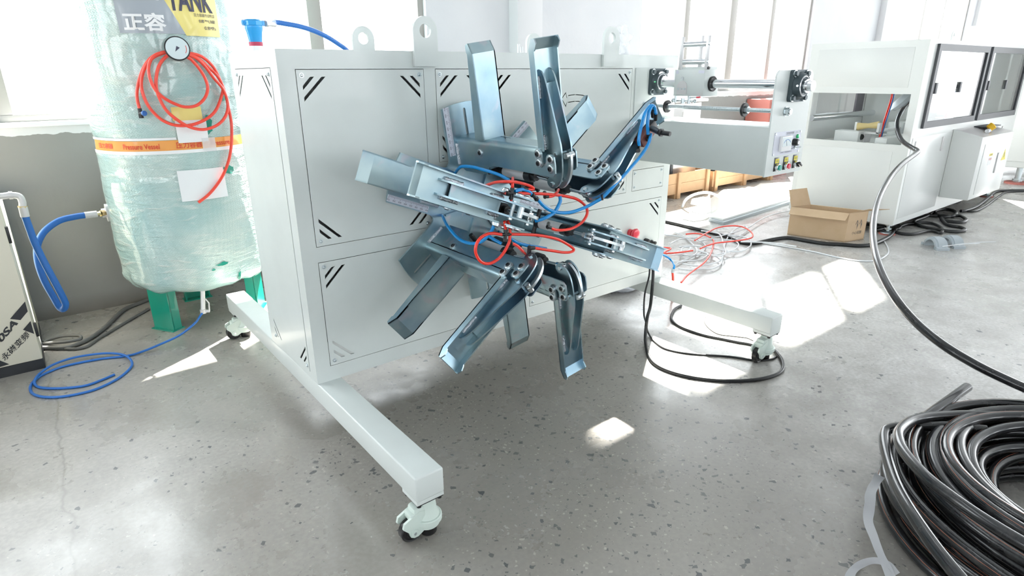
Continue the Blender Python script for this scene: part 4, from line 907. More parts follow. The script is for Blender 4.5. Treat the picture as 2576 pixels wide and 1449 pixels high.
floorline('clear_hose', [(1890, 607), (1960, 618), (2040, 632), (2110, 648), (2160, 656), (2205, 655), (2232, 640), (2234, 625), (2225, 608)], .006, M['film'] if False else M['whitetube'], 'pale hose curving round in front of the cardboard box', 'hose')

# tangle of thin air tubes beyond the right leg
c8 = lambda l: [(x / 5.797 + 1660, y / 5.797 + 470) for x, y in l]
tw = [
 [(60, 600), (200, 660), (330, 710), (430, 790), (500, 860)], [(60, 700), (250, 720), (520, 760), (640, 830), (665, 890), (600, 960), (450, 1030), (300, 1090), (230, 1130)],
 [(270, 1190), (420, 1210), (600, 1200), (760, 1190), (880, 1130), (905, 1060), (930, 930), (960, 800), (1030, 680), (1130, 600), (1250, 580), (1275, 620), (1200, 690), (1050, 760)],
 [(330, 1120), (500, 1150), (680, 1140), (850, 1090), (870, 1050), (760, 990), (600, 980), (430, 1000), (300, 960)], [(280, 880), (430, 860), (600, 870), (800, 900), (1000, 940), (1180, 940), (1300, 880), (1330, 830), (1300, 760), (1180, 720), (1000, 710)],
 [(100, 960), (300, 1000), (520, 990), (760, 1000), (900, 970), (1050, 930), (1130, 880), (1145, 830), (1080, 785), (900, 770), (700, 770), (560, 800)], [(150, 830), (300, 760), (520, 740), (760, 740), (950, 700), (1100, 660), (1300, 590), (1400, 520), (1550, 440), (1700, 390), (1900, 350)],
 [(80, 1050), (250, 1090), (400, 1080), (560, 1070), (670, 1020), (690, 970), (560, 930), (520, 880), (540, 950), (480, 1000), (330, 990)], [(300, 960), (330, 890), (440, 880), (430, 920), (330, 970), (150, 1000), (80, 990)],
 [(700, 990), (860, 1010), (960, 960), (930, 860), (880, 700), (760, 660), (600, 640)], [(1180, 800), (1400, 805), (1600, 815), (1800, 840), (1990, 870)]]
twl = {2: 'white tube looping highest at the right of the floor tangle', 4: 'white tube making the wide right hand loop of the floor tangle', 6: 'white tube running from the tangle towards the sheets and box', 10: 'white tube running out of the tangle to the right below the black cable', 3: 'white tube sweeping round the near edge of the floor tangle'}
for i, l in enumerate(tw):
    floorline('white_tube', c8(l), .006, M['whitetube'], twl.get(i, 'thin white air tube lying amid the floor tangle beyond the right leg'), 'tube', 'white tubes in the floor tangle', z=.012 + .004 * i)
tr_ = [([(310, 1395), (400, 1290), (520, 1200), (640, 1110), (720, 1010), (770, 900), (785, 800), (770, 770)], 'red air tube curving up from behind the leg into the tangle'), ([(380, 690), (520, 680), (650, 700), (740, 740)], 'short red tube end at the far side of the tangle'),
       ([(510, 780), (620, 710), (780, 620), (920, 580), (1080, 568), (1210, 585), (1310, 640), (1355, 700), (1330, 745), (1200, 775), (1000, 800), (820, 820), (680, 860), (590, 900)], 'large red tube loop lying over the white tangle'), ([(50, 885), (160, 900), (60, 965), (250, 960), (440, 935), (480, 930)], 'red tube at the near left of the tangle')]
for i, (l, s_) in enumerate(tr_): floorline('red_tube', c8(l), .0068, M['coilred'], s_, 'tube', z=.05 + .006 * i)
b = MB(); b.tube(smooth([P(u, v, y=.2 if i < 3 else .1) for i, (u, v) in enumerate([(1664, 640), (1675, 644), (1688, 654), (1696, 668), (1694, 678)])], 6), .0075, 8); jn = thing('joined_tube', 'blue tube joined by a grey coupling to a red tube at the leg', 'tube', G(1694, 710))
obj('blue_tube', b.mesh(M['blue'], 60), jn)
b = MB(); b.cyl(P(1694, 676, y=.1), P(1692, 686, y=.1), .011, 12); obj('coupling', b.mesh(M['pvc']), jn)
b = MB(); b.tube([P(1692, 685, y=.1), P(1693, 697, y=.1), P(1693, 712, y=.1), Vector((P(1693, 712, y=.1).x, .1, .01)), Vector((P(1693, 712, y=.1).x + .05, .12, .008))], .0075, 8); obj('red_tube', b.mesh(M['coilred'], 60), jn)
b = MB(); b.tube(smooth([G(1716, 520, .012), G(1725, 503, .10), G(1745, 490, .18), G(1775, 484, .22), G(1800, 490, .17), G(1818, 503, .08), G(1832, 523, .015)], 6), .014, 10); solo('arched_tube', b.mesh(M['whitetube'], 60), 'white hose arching over the sheets on the floor', 'hose')

# flat sheets on the floor
def slab(name, pts, z0, z1, label, m_='paint2'):
    b = MB(); b.prism([(q.x, q.y) for q in (G(*p) for p in pts)], MXY(0), z0, z1); return solo(name, b.mesh(M[m_]), label, 'sheet')
slab('floor_sheet', [(1782, 556), (1820, 566), (1992, 512), (1998, 470), (1915, 473)], .0, .028, 'lower grey sheet of the stack on the sunlit floor', 'pvc')
slab('floor_sheet', [(1781, 553), (1818, 563), (1994, 508), (1998, 466), (1912, 470)], .0285, .046, 'upper white sheet of the stack on the sunlit floor')
slab('floor_panel', [(1717, 552), (1745, 558), (1779, 553), (1890, 478), (1820, 480)], .0, .02, 'white sheet lying left of the stack on the sunlit floor')

# bag of bubble wrap under the winder
def blob(c, r, sc, amp, f_, seed, m, ang=60):
    b = MB(); bmesh.ops.create_icosphere(b.bm, subdivisions=4, radius=1)
    for v in b.bm.verts:
        n = noise.noise(v.co * f_ + Vector((seed, 0, 0))) + .5 * noise.noise(v.co * f_ * 2.7 + Vector((0, seed, 0)))
        v.co = v.co * (1 + amp * n); v.co = Vector((v.co.x * r * sc[0], v.co.y * r * sc[1], v.co.z * r * sc[2])) + c
        if v.co.z < c.z - r * sc[2] * .8: v.co.z = c.z - r * sc[2] * .8
    return b.mesh(m, ang)
solo('bubble_wrap_bundle', blob(Vector((2.32, .5, .05)), .14, (1.3, 1.0, .44), .25, 2.2, 3, film('bundle film', (.6, .63, .68), .9, .25)), 'crumpled bubble wrap bundle on the floor behind the winder', 'packaging')
solo('plastic_bag', blob(Vector((P(1563, 118, y=.3).x, .3, CH + .062)), .062, (.8, .7, 1.25), .5, 2.4, 5, film('bag film', (.9, .92, .94), .4, .12)), 'crumpled clear plastic bag on top of the winder cabinet', 'bag')

# ------------------------------------------------------------------ blue line filter behind the winder
fx, fy = .246, 1.0
flt = thing('air_filter', 'bright blue air line filter standing up behind the winder cabinet', 'filter', (fx, fy, 0))
b = MB(); b.cyl((fx, fy, 0), (fx, fy, 1.46), .02, 16); b.cyl((fx, fy, 0), (fx, fy, .012), .12, 24); obj('stand_pipe', b.mesh(M['pvc']), flt)
b = MB(); b.lathe([(.0275, 1.52), (.030, 1.565), (.036, 1.605), (.0405, 1.62), (.0405, 1.632)], Matrix.Translation((fx, fy, 0)), 12); obj('bowl', b.mesh(M['filter_blue']), flt)
b = MB(); b.lathe([(.036, 1.628), (.044, 1.634), (.044, 1.652), (.036, 1.66)], Matrix.Translation((fx, fy, 0)), 8); b.cyl((fx - .05, fy, 1.645), (fx + .05, fy, 1.645), .013, 6); obj('filter_head', b.mesh(M['filter_blue']), flt)
b = MB(); b.lathe([(.0308, 1.545), (.0318, 1.562)], Matrix.Translation((fx, fy, 0)), 20); obj('red_band', b.mesh(mat('dark red band', (.5, .04, .1), .4)), flt, label='dark red band')
b = MB(); b.lathe([(.0295, 1.46), (.0305, 1.546)], Matrix.Translation((fx, fy, 0)), 20); obj('white_label', b.mesh(M['paper']), flt, label='white label')
b = MB(); b.cyl((fx + .06, fy, 1.645), (fx + .12, fy + .06, 1.645), .011, 12); b.cyl((fx + .055, fy, 1.645), (fx + .07, fy + .01, 1.645), .015, 6); obj('hose_end', b.mesh(M['alu']), flt)
hp = [Vector((fx + .115, fy + .055, 1.645))] + [P(u, v, y=yy) for u, v, yy in [(692, 56, 1.1), (720, 60, 1.12), (752, 66, 1.14), (780, 74, 1.16), (805, 84, 1.18), (830, 97, 1.2), (853, 112, 1.22), (872, 126, 1.24), (905, 160, 1.3), (930, 230, 1.35)]] + [Vector((.95, 1.4, .5)), Vector((1.0, 1.42, .1)), Vector((1.1, 1.44, .012)), Vector((1.4, 1.45, .012))]
b = MB(); b.tube(smooth(hp, 6), .012, 10); solo('filter_hose', b.mesh(M['hose'], 60), 'blue hose arching from the blue filter down behind the winder', 'hose')
# white valve block standing on the winder top (back edge)
b = MB(); q = Vector((1.45, .50, CH)); b.box(q.x - .03, q.x + .03, q.y - .02, q.y + .02, q.z, q.z + .02, .003); b.cyl(q + Vector((-.016, 0, .02)), q + Vector((-.016, 0, .062)), .007, 12); b.cyl(q + Vector((.004, 0, .02)), q + Vector((.004, 0, .05)), .007, 12); obj('valve_stub', b.mesh(M['white']), win)

# ------------------------------------------------------------------ crates along the right wall
def crate(x0, x1, y0, y1, h, label, z0=.055):
    c = thing('wooden_crate', label, 'crate', ((x0 + x1) / 2, (y0 + y1) / 2, 0), 'open pine crates along the wall')
    L_ = c.location
    for (a, b_, yy) in ((x0, x1, y0), (x0, x1, y1 - .018)):
        nb = 2; hh = (h - z0) / nb
        for i in range(nb):
            b = MB(); b.box(a, b_, yy, yy + .018, z0 + i * hh + .002, z0 + (i + 1) * hh - .001); obj('board', b.mesh(M['wood']), c)
    for xx in (x0, x1 - .018):
        b = MB(); b.box(xx, xx + .018, y0 + .018, y1 - .018, z0, h); obj('board', b.mesh(M['wood']), c)
    n = max(2, round((x1 - x0) / .62) + 1)
    for i in range(n):
        xx = x0 + .03 + (x1 - x0 - .12) * i / (n - 1)
        b = MB(); b.box(xx, xx + .06, y0 - .025, y0, 0, h + .012, .003); obj('post', b.mesh(M['wood']), c)
    for xx in (x0 + .02, (x0 + x1) / 2 - .05, x1 - .12):
        b = MB(); b.box(xx, xx + .1, y0, y1, 0, z0); obj('skid', b.mesh(M['wood']), c)
    b = MB(); b.box(x0 + .018, x1 - .018, y0 + .018, y1 - .018, z0, z0 + .015); obj('deck', b.mesh(M['wood']), c)
crate(4.62, 5.86, 2.24, 2.68, .30, 'open pine crate nearest the winder against the grey wall')
crate(5.93, 7.35, 2.24, 2.66, .25, 'farther open pine crate beyond the nearer one against the grey wall')
# things in the crates
def machinebox(nm, x0, x1, y0, y1, z0, z1, m, label, cat):
    t = thing(nm, label, cat, ((x0 + x1) / 2, (y0 + y1) / 2, z0)); b = MB(); b.box(x0, x1, y0, y1, z0, z1, .006); obj('case', b.mesh(m), t); return t
t = machinebox('steel_unit', 4.75, 5.70, 2.34, 2.62, .071, 1.08, M['steelpanel'], 'stainless steel unit standing in the nearer crate', 'machine')
b = MB(); b.box(4.70, 5.78, 2.30, 2.64, 1.085, 1.12, .01); obj('lid', b.mesh(M['steelpanel']), t); b = MB(); b.box(5.36, 5.58, 2.335, 2.34, .80, .98); obj('paper_sheet', b.mesh(M['paper']), t); b = MB(); b.box(4.82, 4.9, 2.33, 2.34, .12, .92); b.box(5.2, 5.24, 2.33, 2.34, .12, .92); obj('door_strip', b.mesh(M['frame_dark']), t)
t = machinebox('dark_motor', 6.0, 6.35, 2.32, 2.58, .071, .42, M['blackpaint'], 'black motor housing sitting in the farther crate', 'motor'); b = MB(); b.cyl((6.08, 2.45, .42), (6.28, 2.45, .42), .08, 20); obj('fan_cowl', b.mesh(M['frame_dark']), t)
t = machinebox('red_cabinet', 7.25, 7.95, 2.36, 2.70, 0, 1.06, M['redbox'], 'red metal cabinet against the wall behind the end plate', 'cabinet'); b = MB(); b.box(7.29, 7.91, 2.354, 2.36, .1, 1.02, .002); obj('door', b.mesh(M['redbox']), t)

# ------------------------------------------------------------------ white enclosure on the right
EX0, EX1, EY0, EY1, EZ0, EZ1 = 5.25, 8.2, -.1, .875, .10, 1.652
enc = thing('cutter_enclosure', 'long white sheet metal enclosure with dark framed sliding windows', 'machine', (6.7, .39, 0))
T2_ = .03
leftop = [(-.058, .835), (.80, .80), (.80, 1.225), (-.058, 1.225)]; leftop = [(-.035, .80), (.80, .80), (.80, 1.222), (-.035, 1.222)]
obj('end_sheet', plate(hole(EY0, EY1, EZ0, EZ1), [leftop], T2_, MYZ(EX0 + T2_ / 2), M['paint2']), enc)
wins_ = [(5.43, 6.70, .945, 1.61), (6.80, 8.02, .945, 1.61)]
obj('front_sheet', plate(hole(EX0 + T2_, EX1, EZ0, EZ1), [hole(*q) for q in wins_], T2_, MXZ(EY0 + T2_ / 2), M['paint2']), enc)
bw_ = [(5.45, 6.45, .95, 1.5), (6.62, 7.9, .95, 1.5)]
obj('back_sheet', plate(hole(EX0 + T2_, EX1, EZ0, EZ1), [hole(*q) for q in bw_], T2_, MXZ(EY1 - T2_ / 2), M['paint2']), enc)
b = MB(); b.box(EX0 + T2_, EX1, EY0 + T2_, EY1 - T2_, EZ1 - .02, EZ1 - .0002); b.box(EX1 - .03, EX1, EY0 + T2_, EY1 - T2_, EZ0, EZ1 - .02); b.box(EX0 + T2_, EX1 - .03, EY0 + T2_, EY1 - T2_, .74, .76); obj('shell', b.mesh(M['paint2']), enc)
def pan(nm, a, b_, z0, z1, face):
    m = MB()
    if face == 'end': m.box(EX0 - .003, EX0, a, b_, z0, z1, .001)
    else: m.box(a, b_, EY0 - .003, EY0, z0, z1, .001)
    return obj(nm, m.mesh(M['paint2']), enc)
pan('cover_panel', 0., .80, 1.275, 1.595, 'end'); pan('cover_panel', .02, .83, .16, .74, 'end')
pan('door', 5.30, 6.2, .15, .86, 'front'); pan('door', 7.25, 8.1, .15, .86, 'front')
for xx in (5.36, 6.0, 7.75): b = MB(); b.box(xx, xx + .035, EY0 - .012, EY0 - .003, .70, .83, .002); obj('door_handle', b.mesh(M['alu']), enc)
def frame(x0, x1, z0, z1, yy, nm='window_frame', fw=.055, deep=.02):
    o = obj(nm, plate(hole(x0, x1, z0, z1), [hole(x0 + fw, x1 - fw * .9, z0 + fw, z1 - fw)], deep, MXZ(yy), M['frame_dark']), enc)
    xm = x0 + (x1 - x0) * .55
    for i, (a, c) in enumerate(((x0 + fw, xm), (xm - .02, x1 - fw))):
        b = MB(); b.box(a, c, yy - .003 + i * .008, yy + .001 + i * .008, z0 + fw, z1 - fw); obj('glass_pane', b.mesh(M['glass']), o)
    return o, xm
for (x0, x1, z0, z1) in wins_:
    o, xm = frame(x0 - .01, x1 + .01, z0 - .01, z1 + .01, EY0 - .012)
    for xx in (x0 + .06, xm - .06): b = MB(); b.box(xx, xx + .045, EY0 - .03, EY0 - .014, 1.22, 1.31, .003); obj('pull_handle', b.mesh(M['frame_dark']), o)
    b = MB(); b.box(x1 - .10, x1 - .05, EY0 - .008, EY0 + .02, z0 + .05, z1 - .05); obj('dark_seal', b.mesh(M['black']), o)
for (x0, x1, z0, z1) in bw_: frame(x0, x1, z0, z1, EY1 + .0, 'rear_window_frame', .04)
b = MB(); b.box(6.25, 6.42, EY1 - .05, EY1 - .032, .99, 1.46); obj('dark_blind', b.mesh(mat('grey blind', (.16, .15, .17), .5)), enc)
# inside: rail, roller carriage, clamps, discs, hoses
b = MB(); b.cyl((5.262, .79, .99), (7.9, .70, .99), .03, 16) ; obj('rail', b.mesh(M['chrome']), enc)
b = MB(); b.box(5.35, 7.9, .12, .22, .76, .84, .004); b.box(5.42, 5.56, .40, .62, .76, .88, .006); b.box(5.6, 5.75, .42, .6, .76, .86, .006); b.box(5.8, 7.9, .3, .36, .86, .885, .003); b.box(6.1, 6.5, .28, .42, .76, .93, .006); obj('feed_bed', b.mesh(M['paint2']), enc)
rl = MB(); q = Vector((5.55, .38, .925)); rl.lathe([(.035, -.09), (.022, 0), (.035, .09)], axis_to(q, (.15, -1, .12)), 20); obj('yellow_roller', rl.mesh(M['yellowroll']), enc, label='yellow waisted roller')
b = MB(); b.box(5.52, 5.58, .27, .29, .86, .955); b.box(5.52, 5.58, .47, .49, .86, .955); b.box(5.52, 5.58, .27, .49, .855, .87); b.cyl((5.55, .40, .76), (5.55, .40, .86), .014, 12); obj('roller_bracket', b.mesh(M['alu']), enc)
b = MB(); b.lathe([(.02, 0), (.028, .01), (.028, .03), (.012, .04)], axis_to((5.5, .42, .825), (-.6, -.8, 0)), 8); obj('hand_knob', b.mesh(M['black']), enc)
b = MB(); b.lathe([(.03, -.055), (.018, 0), (.03, .055)], axis_to((6.55, .42, 1.30), (1, 0, 0)), 18); b.lathe([(.03, -.055), (.018, 0), (.03, .055)], axis_to((6.55, .42, 1.20), (1, 0, 0)), 18)
b2_ = MB(); b2_.lathe([(.05, -.12), (.03, 0), (.05, .12)], axis_to((6.52, .2, 1.27), (1, 0, 0)), 20); b2_.lathe([(.05, -.12), (.03, 0), (.05, .12)], axis_to((6.52, .2, 1.15), (1, 0, 0)), 20); b.bm.free()
obj('clamp_rollers', b2_.mesh(M['yellowroll']), enc, label='pair of yellow clamp rollers')
b = MB(); b.box(6.3, 6.75, .19, .21, 1.195, 1.225); b.cyl((7.2, .25, 1.25), (7.6, .25, 1.23), .018, 10); obj('clamp_bar', b.mesh(M['frame_dark']), enc)
b = MB(); b.cyl((7.35, .22, 1.25), (7.37, .2, 1.25), .16, 36); obj('saw_disc', b.mesh(M['orangedisc']), enc, label='round orange disc'); b = MB(); b.cyl((7.345, .23, 1.25), (7.365, .21, 1.25), .19, 36, caps=True); obj('disc_guard', b.mesh(M['alu']), enc)
b = MB(); b.box(6.9, 7.9, .6, .62, .80, 1.58, .002); b.box(6.5, 6.53, .3, .84, .78, 1.58); obj('partition', b.mesh(M['paint2']), enc)
for i, (m, nm) in enumerate(((M['red'], 'red_hose'), (M['hose'], 'blue_hose'))):
    b = MB(); b.tube(smooth([Vector((6.42 + .02 * i, .05, 1.24)), Vector((6.50 + .02 * i, .04, 1.2)), Vector((6.52 + .02 * i, .04, 1.12)), Vector((6.45 + .02 * i, .03, 1.04)), Vector((6.35, .02, .97)), Vector((6.2, .02, .80))], 6), .012, 8); obj(nm, b.mesh(m, 60), enc)
    b = MB(); b.tube(smooth([Vector((5.62 + .03 * i, .3, 1.3)), Vector((5.72 + .03 * i, .3, 1.26)), Vector((5.74 + .03 * i, .3, 1.15)), Vector((5.66 + .03 * i, .3, .9)), Vector((5.64 + .03 * i, .3, .77))], 6), .010, 8); obj(nm, b.mesh(m, 60), enc)
# lifting lug, feet
obj('lifting_lug', plate([(-.04, 0), (.04, 0)] + circ(0, .07, .04, 12, 0, PI, True), [circ(0, .07, .018, 14)], .012, Matrix.Translation((6.35, .1, EZ1)) @ MXZ(0), M['paint2']), enc)
for xx in (5.32, 8.08):
    for yy in (-.04, .80):
        b = MB(); b.cyl((xx, yy, .018), (xx, yy, EZ0), .014, 14); b.cyl((xx, yy, .045), (xx, yy, .06), .03, 6); b.cyl((xx, yy, .08), (xx, yy, .092), .03, 6); b.lathe([(.06, .012), (.055, .02), (.025, .032)], Matrix.Translation((xx, yy, 0)), 20); ft = obj('levelling_foot', b.mesh(M['steel']), enc)
        b = MB(); b.cyl((xx, yy, 0), (xx, yy, .013), .068, 24); obj('foot_pad', b.mesh(M['redbox']), ft, label='red rubber foot pad')
# control box on its front
KX0, KX1, KY, KZ0, KZ1 = 6.25, 7.2, -.347, .235, .82
b = MB(); b.box(KX0, KX1, KY, EY0 - .002, KZ0, KZ1, .003)
for v in b.bm.verts:
    if v.co.z > .7: v.co.z += (v.co.y - KY) * .25
ctl = obj('control_box', b.mesh(M['paint2']), enc)
b = MB(); b.box(KX0 + .12, KX1 - .04, KY - .004, KY, KZ0 + .04, KZ1 - .07, .001); obj('door', b.mesh(M['paint2']), ctl)
b = MB(); b.box(6.82, 6.86, KY - .014, KY - .004, .44, .64, .003); obj('lock_bar', b.mesh(M['alu']), ctl)
b = MB(); b.prism([(6.97, .55), (7.11, .55), (7.04, .66)], MXZ(KY - .004), 0, .001); obj('warning_triangle', b.mesh(M['btn_yellow']), ctl)
b = MB(); b.prism([(7.035, .575), (7.045, .575), (7.047, .625), (7.033, .625)], MXZ(KY - .0052), 0, .0006); obj('bolt_sign', b.mesh(M['ink']), ctl)
b = MB(); b.box(6.56, 6.66, KY - .005, KY - .004, .625, .65); obj('yellow_sticker', b.mesh(M['btn_yellow']), ctl); text_on('lettering', '注意', M['ink'], (6.575, KY - .0056, .63), (.07, 0, 0), (0, 0, .014), ctl)
b = MB(); b.box(6.56, 6.66, KY - .005, KY - .004, .54, .615); obj('white_sticker', b.mesh(M['paper']), ctl); text_on('lettering', '有电危险', M['redink'], (6.57, KY - .0056, .585), (.08, 0, 0), (0, 0, .02), ctl)
tz = lambda y: KZ1 + (y - KY) * .25
b = MB(); b.quad((KX0 + .03, KY + .01, tz(KY + .01) + .001), (KX1 - .03, KY + .01, tz(KY + .01) + .001), (KX1 - .03, -.11, tz(-.11) + .001), (KX0 + .03, -.11, tz(-.11) + .001)); obj('top_film', b.mesh(M['steelpanel']), ctl)
b = MB(); b.box(6.75, 7.15, -.24, -.12, .872, .884, .003, Matrix.Translation((0, 0, 0))); tag(obj('tablet', b.mesh(M['frame_dark'])), 'flat grey instrument lying on the control box top', 'instrument')
b = MB(); b.lathe([(.012, 0), (.034, .006), (.036, .05), (.028, .056), (.020, .03)], axis_to((6.72, -.25, .865), (.3, -.5, .6)), 20); solo('yellow_cap', b.mesh(mat('orange yellow plastic', (.85, .5, .02), .35)), 'orange yellow plastic cap on the control box top', 'cap')
b = MB(); b.cyl((6.58, -.28, .856), (6.64, -.28, .856), .018, 16); ts = thing('tape_roll', 'small white roll with a blue band on the control box top', 'roll', (6.61, -.28, .84)); obj('roll', b.mesh(M['white']), ts); b = MB(); b.cyl((6.605, -.28, .856), (6.618, -.28, .856), .0186, 16); obj('blue_band', b.mesh(M['hose']), ts)
# grey lens-shaped lamp head seen in the end opening
b = MB(); b.lathe([(.02, 0), (.09, .02), (.11, .05), (.06, .08)], axis_to((5.42, .05, 1.13), (-.3, .6, .6)), 20); obj('funnel', b.mesh(M['pvc']), enc)

# second machine further right
far = thing('far_machine', 'tall white machine partly seen at the far right edge', 'machine', (9.8, 0, 0))
b = MB(); b.box(9.25, 11.2, -.75, .86, .22, 1.95, .012); obj('housing', b.mesh(M['paint2']), far)
b = MB(); b.box(9.24, 9.25, -.6, .72, .30, 1.80, .003); obj('side_panel', b.mesh(M['paint2']), far)
for xx, yy in ((9.42, .0), (9.42, .75), (11., -.6), (11., .75)):
    b = MB(); b.cyl((xx, yy, .015), (xx, yy, .22), .035, 16); b.cyl((xx, yy, .03), (xx, yy, .06), .055, 6); lg = obj('leg', b.mesh(M['steel']), far)
    b = MB(); b.cyl((xx, yy, 0), (xx, yy, .022), .13, 28); obj('foot_pad', b.mesh(M['redbox']), lg, label='red foot pad')

# ------------------------------------------------------------------ cardboard box
bx = thing('cardboard_box', 'open brown cardboard box on the floor in front of the white enclosure', 'box', (4.75, .3, 0))
A, B, C = G(1980, 590), G(2124, 610), G(2172, 602); Dp = A + (C - B); Hh = .255
up = Vector((0, 0, Hh)); th_ = .004
ctr = (A + B + C + Dp) / 4
def wallp(nm, a, b_, par=bx):
    n = ((b_ - a).cross(Vector((0, 0, 1)))).normalized(); n = n if n.dot(ctr - a) > 0 else -n
    m = MB(); m.prism([(0, 0), ((b_ - a).length, 0), ((b_ - a).length, Hh), (0, Hh)], Matrix(((b_ - a).normalized(), Vector((0, 0, 1)), n)).transposed().to_4x4(), 0, th_); bmesh.ops.translate(m.bm, vec=a, verts=m.bm.verts[:]); return obj(nm, m.mesh(M['cardboard']), par)
for a, b_ in ((A, B), (B, C), (C, Dp), (Dp, A)): wallp('side', a, b_)
m = MB(); m.prism([(q.x, q.y) for q in (A, B, C, Dp)], MXY(0), .001, .006); obj('base', m.mesh(M['cardboard']), bx)
def flap(a, b_, d, ins=.01):
    a = a + up; b_ = b_ + up; e = (b_ - a).normalized() * ins; n = d.cross(b_ - a).normalized() * th_
    m = MB(); vs_ = [a, b_, b_ + d - e, a + d + e]; m.prism([(0, 0), (1, 0), (1, 1), (0, 1)], Matrix(), 0, 1)
    m.bm.verts.ensure_lookup_table()
    for i, v in enumerate(m.bm.verts): v.co = vs_[i % 4] + (n if i >= 4 else Vector())
    obj('flap', m.mesh(M['cardboard']), bx)
def flap2(a, b_, c, d):
    m = MB(); q = [a, b_, c, d]; m.prism([(0, 0), (1, 0), (1, 1), (0, 1)], Matrix(), 0, 1); m.bm.verts.ensure_lookup_table()
    for i, v in enumerate(m.bm.verts): v.co = q[i % 4] + Vector((0, 0, th_ if i >= 4 else 0))
    obj('flap', m.mesh(M['cardboard']), bx)
ou = lambda a, b_: (lambda n: n if n.dot(a - ctr) > 0 else -n)(((b_ - a).cross(Vector((0, 0, 1)))).normalized())
flap(A, B, ou(A, B) * .085 + Vector((0, 0, -.05))); flap2(B + up, C + up, G(2238, 527, .275), G(2186, 527, .275))
flap(C, Dp, ou(C, Dp) * .05 + Vector((0, 0, -.12))); flap(Dp, A, ou(Dp, A) * .06 + Vector((0, 0, .145)))
text_on('print_mark', '↑↑', M['greycable'], B.lerp(C, .42) + Vector((0, 0, .10)) + ou(B, C) * .0015, (C - B) * .35, (0, 0, .09), bx)
text_on('print_mark', '小心轻放', M['greycable'], B.lerp(C, .3) + Vector((0, 0, .06)) + ou(B, C) * .0015, (C - B) * .5, (0, 0, .03), bx)
# grey pipe clips
for i, (u, v) in enumerate(((2352, 622), (2392, 618))):
    c = G(u, v); pc = thing('pipe_clip', ('left' if i == 0 else 'right') + ' grey plastic half ring of the pair on the floor', 'fitting', c, 'grey pipe half rings')
    dr = Vector((.78, -.626, 0)); Mx = Matrix((Vector((-.626, -.78, 0)), Vector((0, 0, 1)), -dr)).transposed().to_4x4(); Mx.translation = c
    ol = circ(0, 0, .085, 16, 0, PI, True) + circ(0, 0, .066, 16, PI, 0, True); m = MB(); m.prism(ol, Mx, -.05, .05); ol = circ(0, 0, .092, 16, 0, PI, True) + circ(0, 0, .08, 16, PI, 0, True); m.prism(ol, Mx, -.03, .03); m.prism([(.06, 0), (.11, 0), (.11, .02), (.06, .03)], Mx, -.05, .05); m.prism([(-.06, 0), (-.06, .03), (-.11, .02), (-.11, 0)], Mx, -.05, .05); obj('half_ring', m.mesh(M['pvc']), pc)
    q0 = Mx @ Vector((.085, .03, 0)); m = MB(); m.tube([q0, q0 + Vector((.04, -.12, .04)), q0 + Vector((.1, -.22, .055))], .004, 6); obj('tie_tail', m.mesh(M['whitetube']), pc)

# ------------------------------------------------------------------ black pipe: loose length and coil
pp = [P(2296, 252, x=5.8), P(2274, 272, x=5.5), P(2259, 300, x=5.32), P(2257, 325, x=5.2), P(2268, 352, x=5.1), P(2290, 369, x=5.03), P(2308, 379, x=4.96), P(2302, 388, x=4.85)]
pp += [P(u, v, d=d) for u, v, d in [(2270, 412, 4.55), (2240, 446, 4.2), (2215, 490, 3.9), (2200, 540, 3.6), (2196, 590, 3.35), (2203, 640, 3.1), (2222, 695, 2.9), (2258, 757, 2.72), (2305, 812, 2.6), (2370, 866, 2.48), (2450, 915, 2.4), (2520, 950, 2.35), (2600, 985, 2.3), (2700, 1020, 2.27)]]
pp += [Vector((2.2, -1.95, .27)), Vector((2.26, -2.15, .24)), Vector((2.2, -2.4, .2))]
b = MB(); b.tube(smooth(pp, 6), .018, 14); fr_ = b.frames
lp_ = thing('loose_pipe', 'black plastic pipe swinging from the white enclosure down towards the coil', 'pipe', (2.1, -1.6, 0)); obj('pipe', b.mesh(M['pe'], 60), lp_)
KC = Vector((1.66, -2.12, 0)); pr_ = .0185
coil = thing('pipe_coil', 'big coil of black plastic pipe with thin orange lines on the floor', 'pipe coil', KC)
rnd = random.Random(11)
turns = []
lay = [(.60, 5), (.558, 6), (.516, 6), (.474, 7), (.432, 7), (.39, 6), (.352, 5)]
ti = 0
for R_, n in lay:
    for j in range(n):
        ph = rnd.uniform(0, 2 * PI); ex = rnd.uniform(-.014, .014); ey = rnd.uniform(-.014, .014); tz_ = rnd.uniform(-.016, .016); zb = pr_ + j * .0345 + rnd.uniform(-.003, .006); rj = R_ + rnd.uniform(-.014, .014) - .010 * (j % 2)
        pts = []
        for i in range(72):
            a = 2 * PI * i / 72
            r = rj + .010 * math.sin(2 * a + ph) + .006 * math.sin(3 * a + 2 * ph)
            pts.append(KC + Vector((ex + r * math.cos(a), ey + r * math.sin(a), max(pr_, zb + tz_ * math.sin(a + ph)))))
        turns.append(pts)
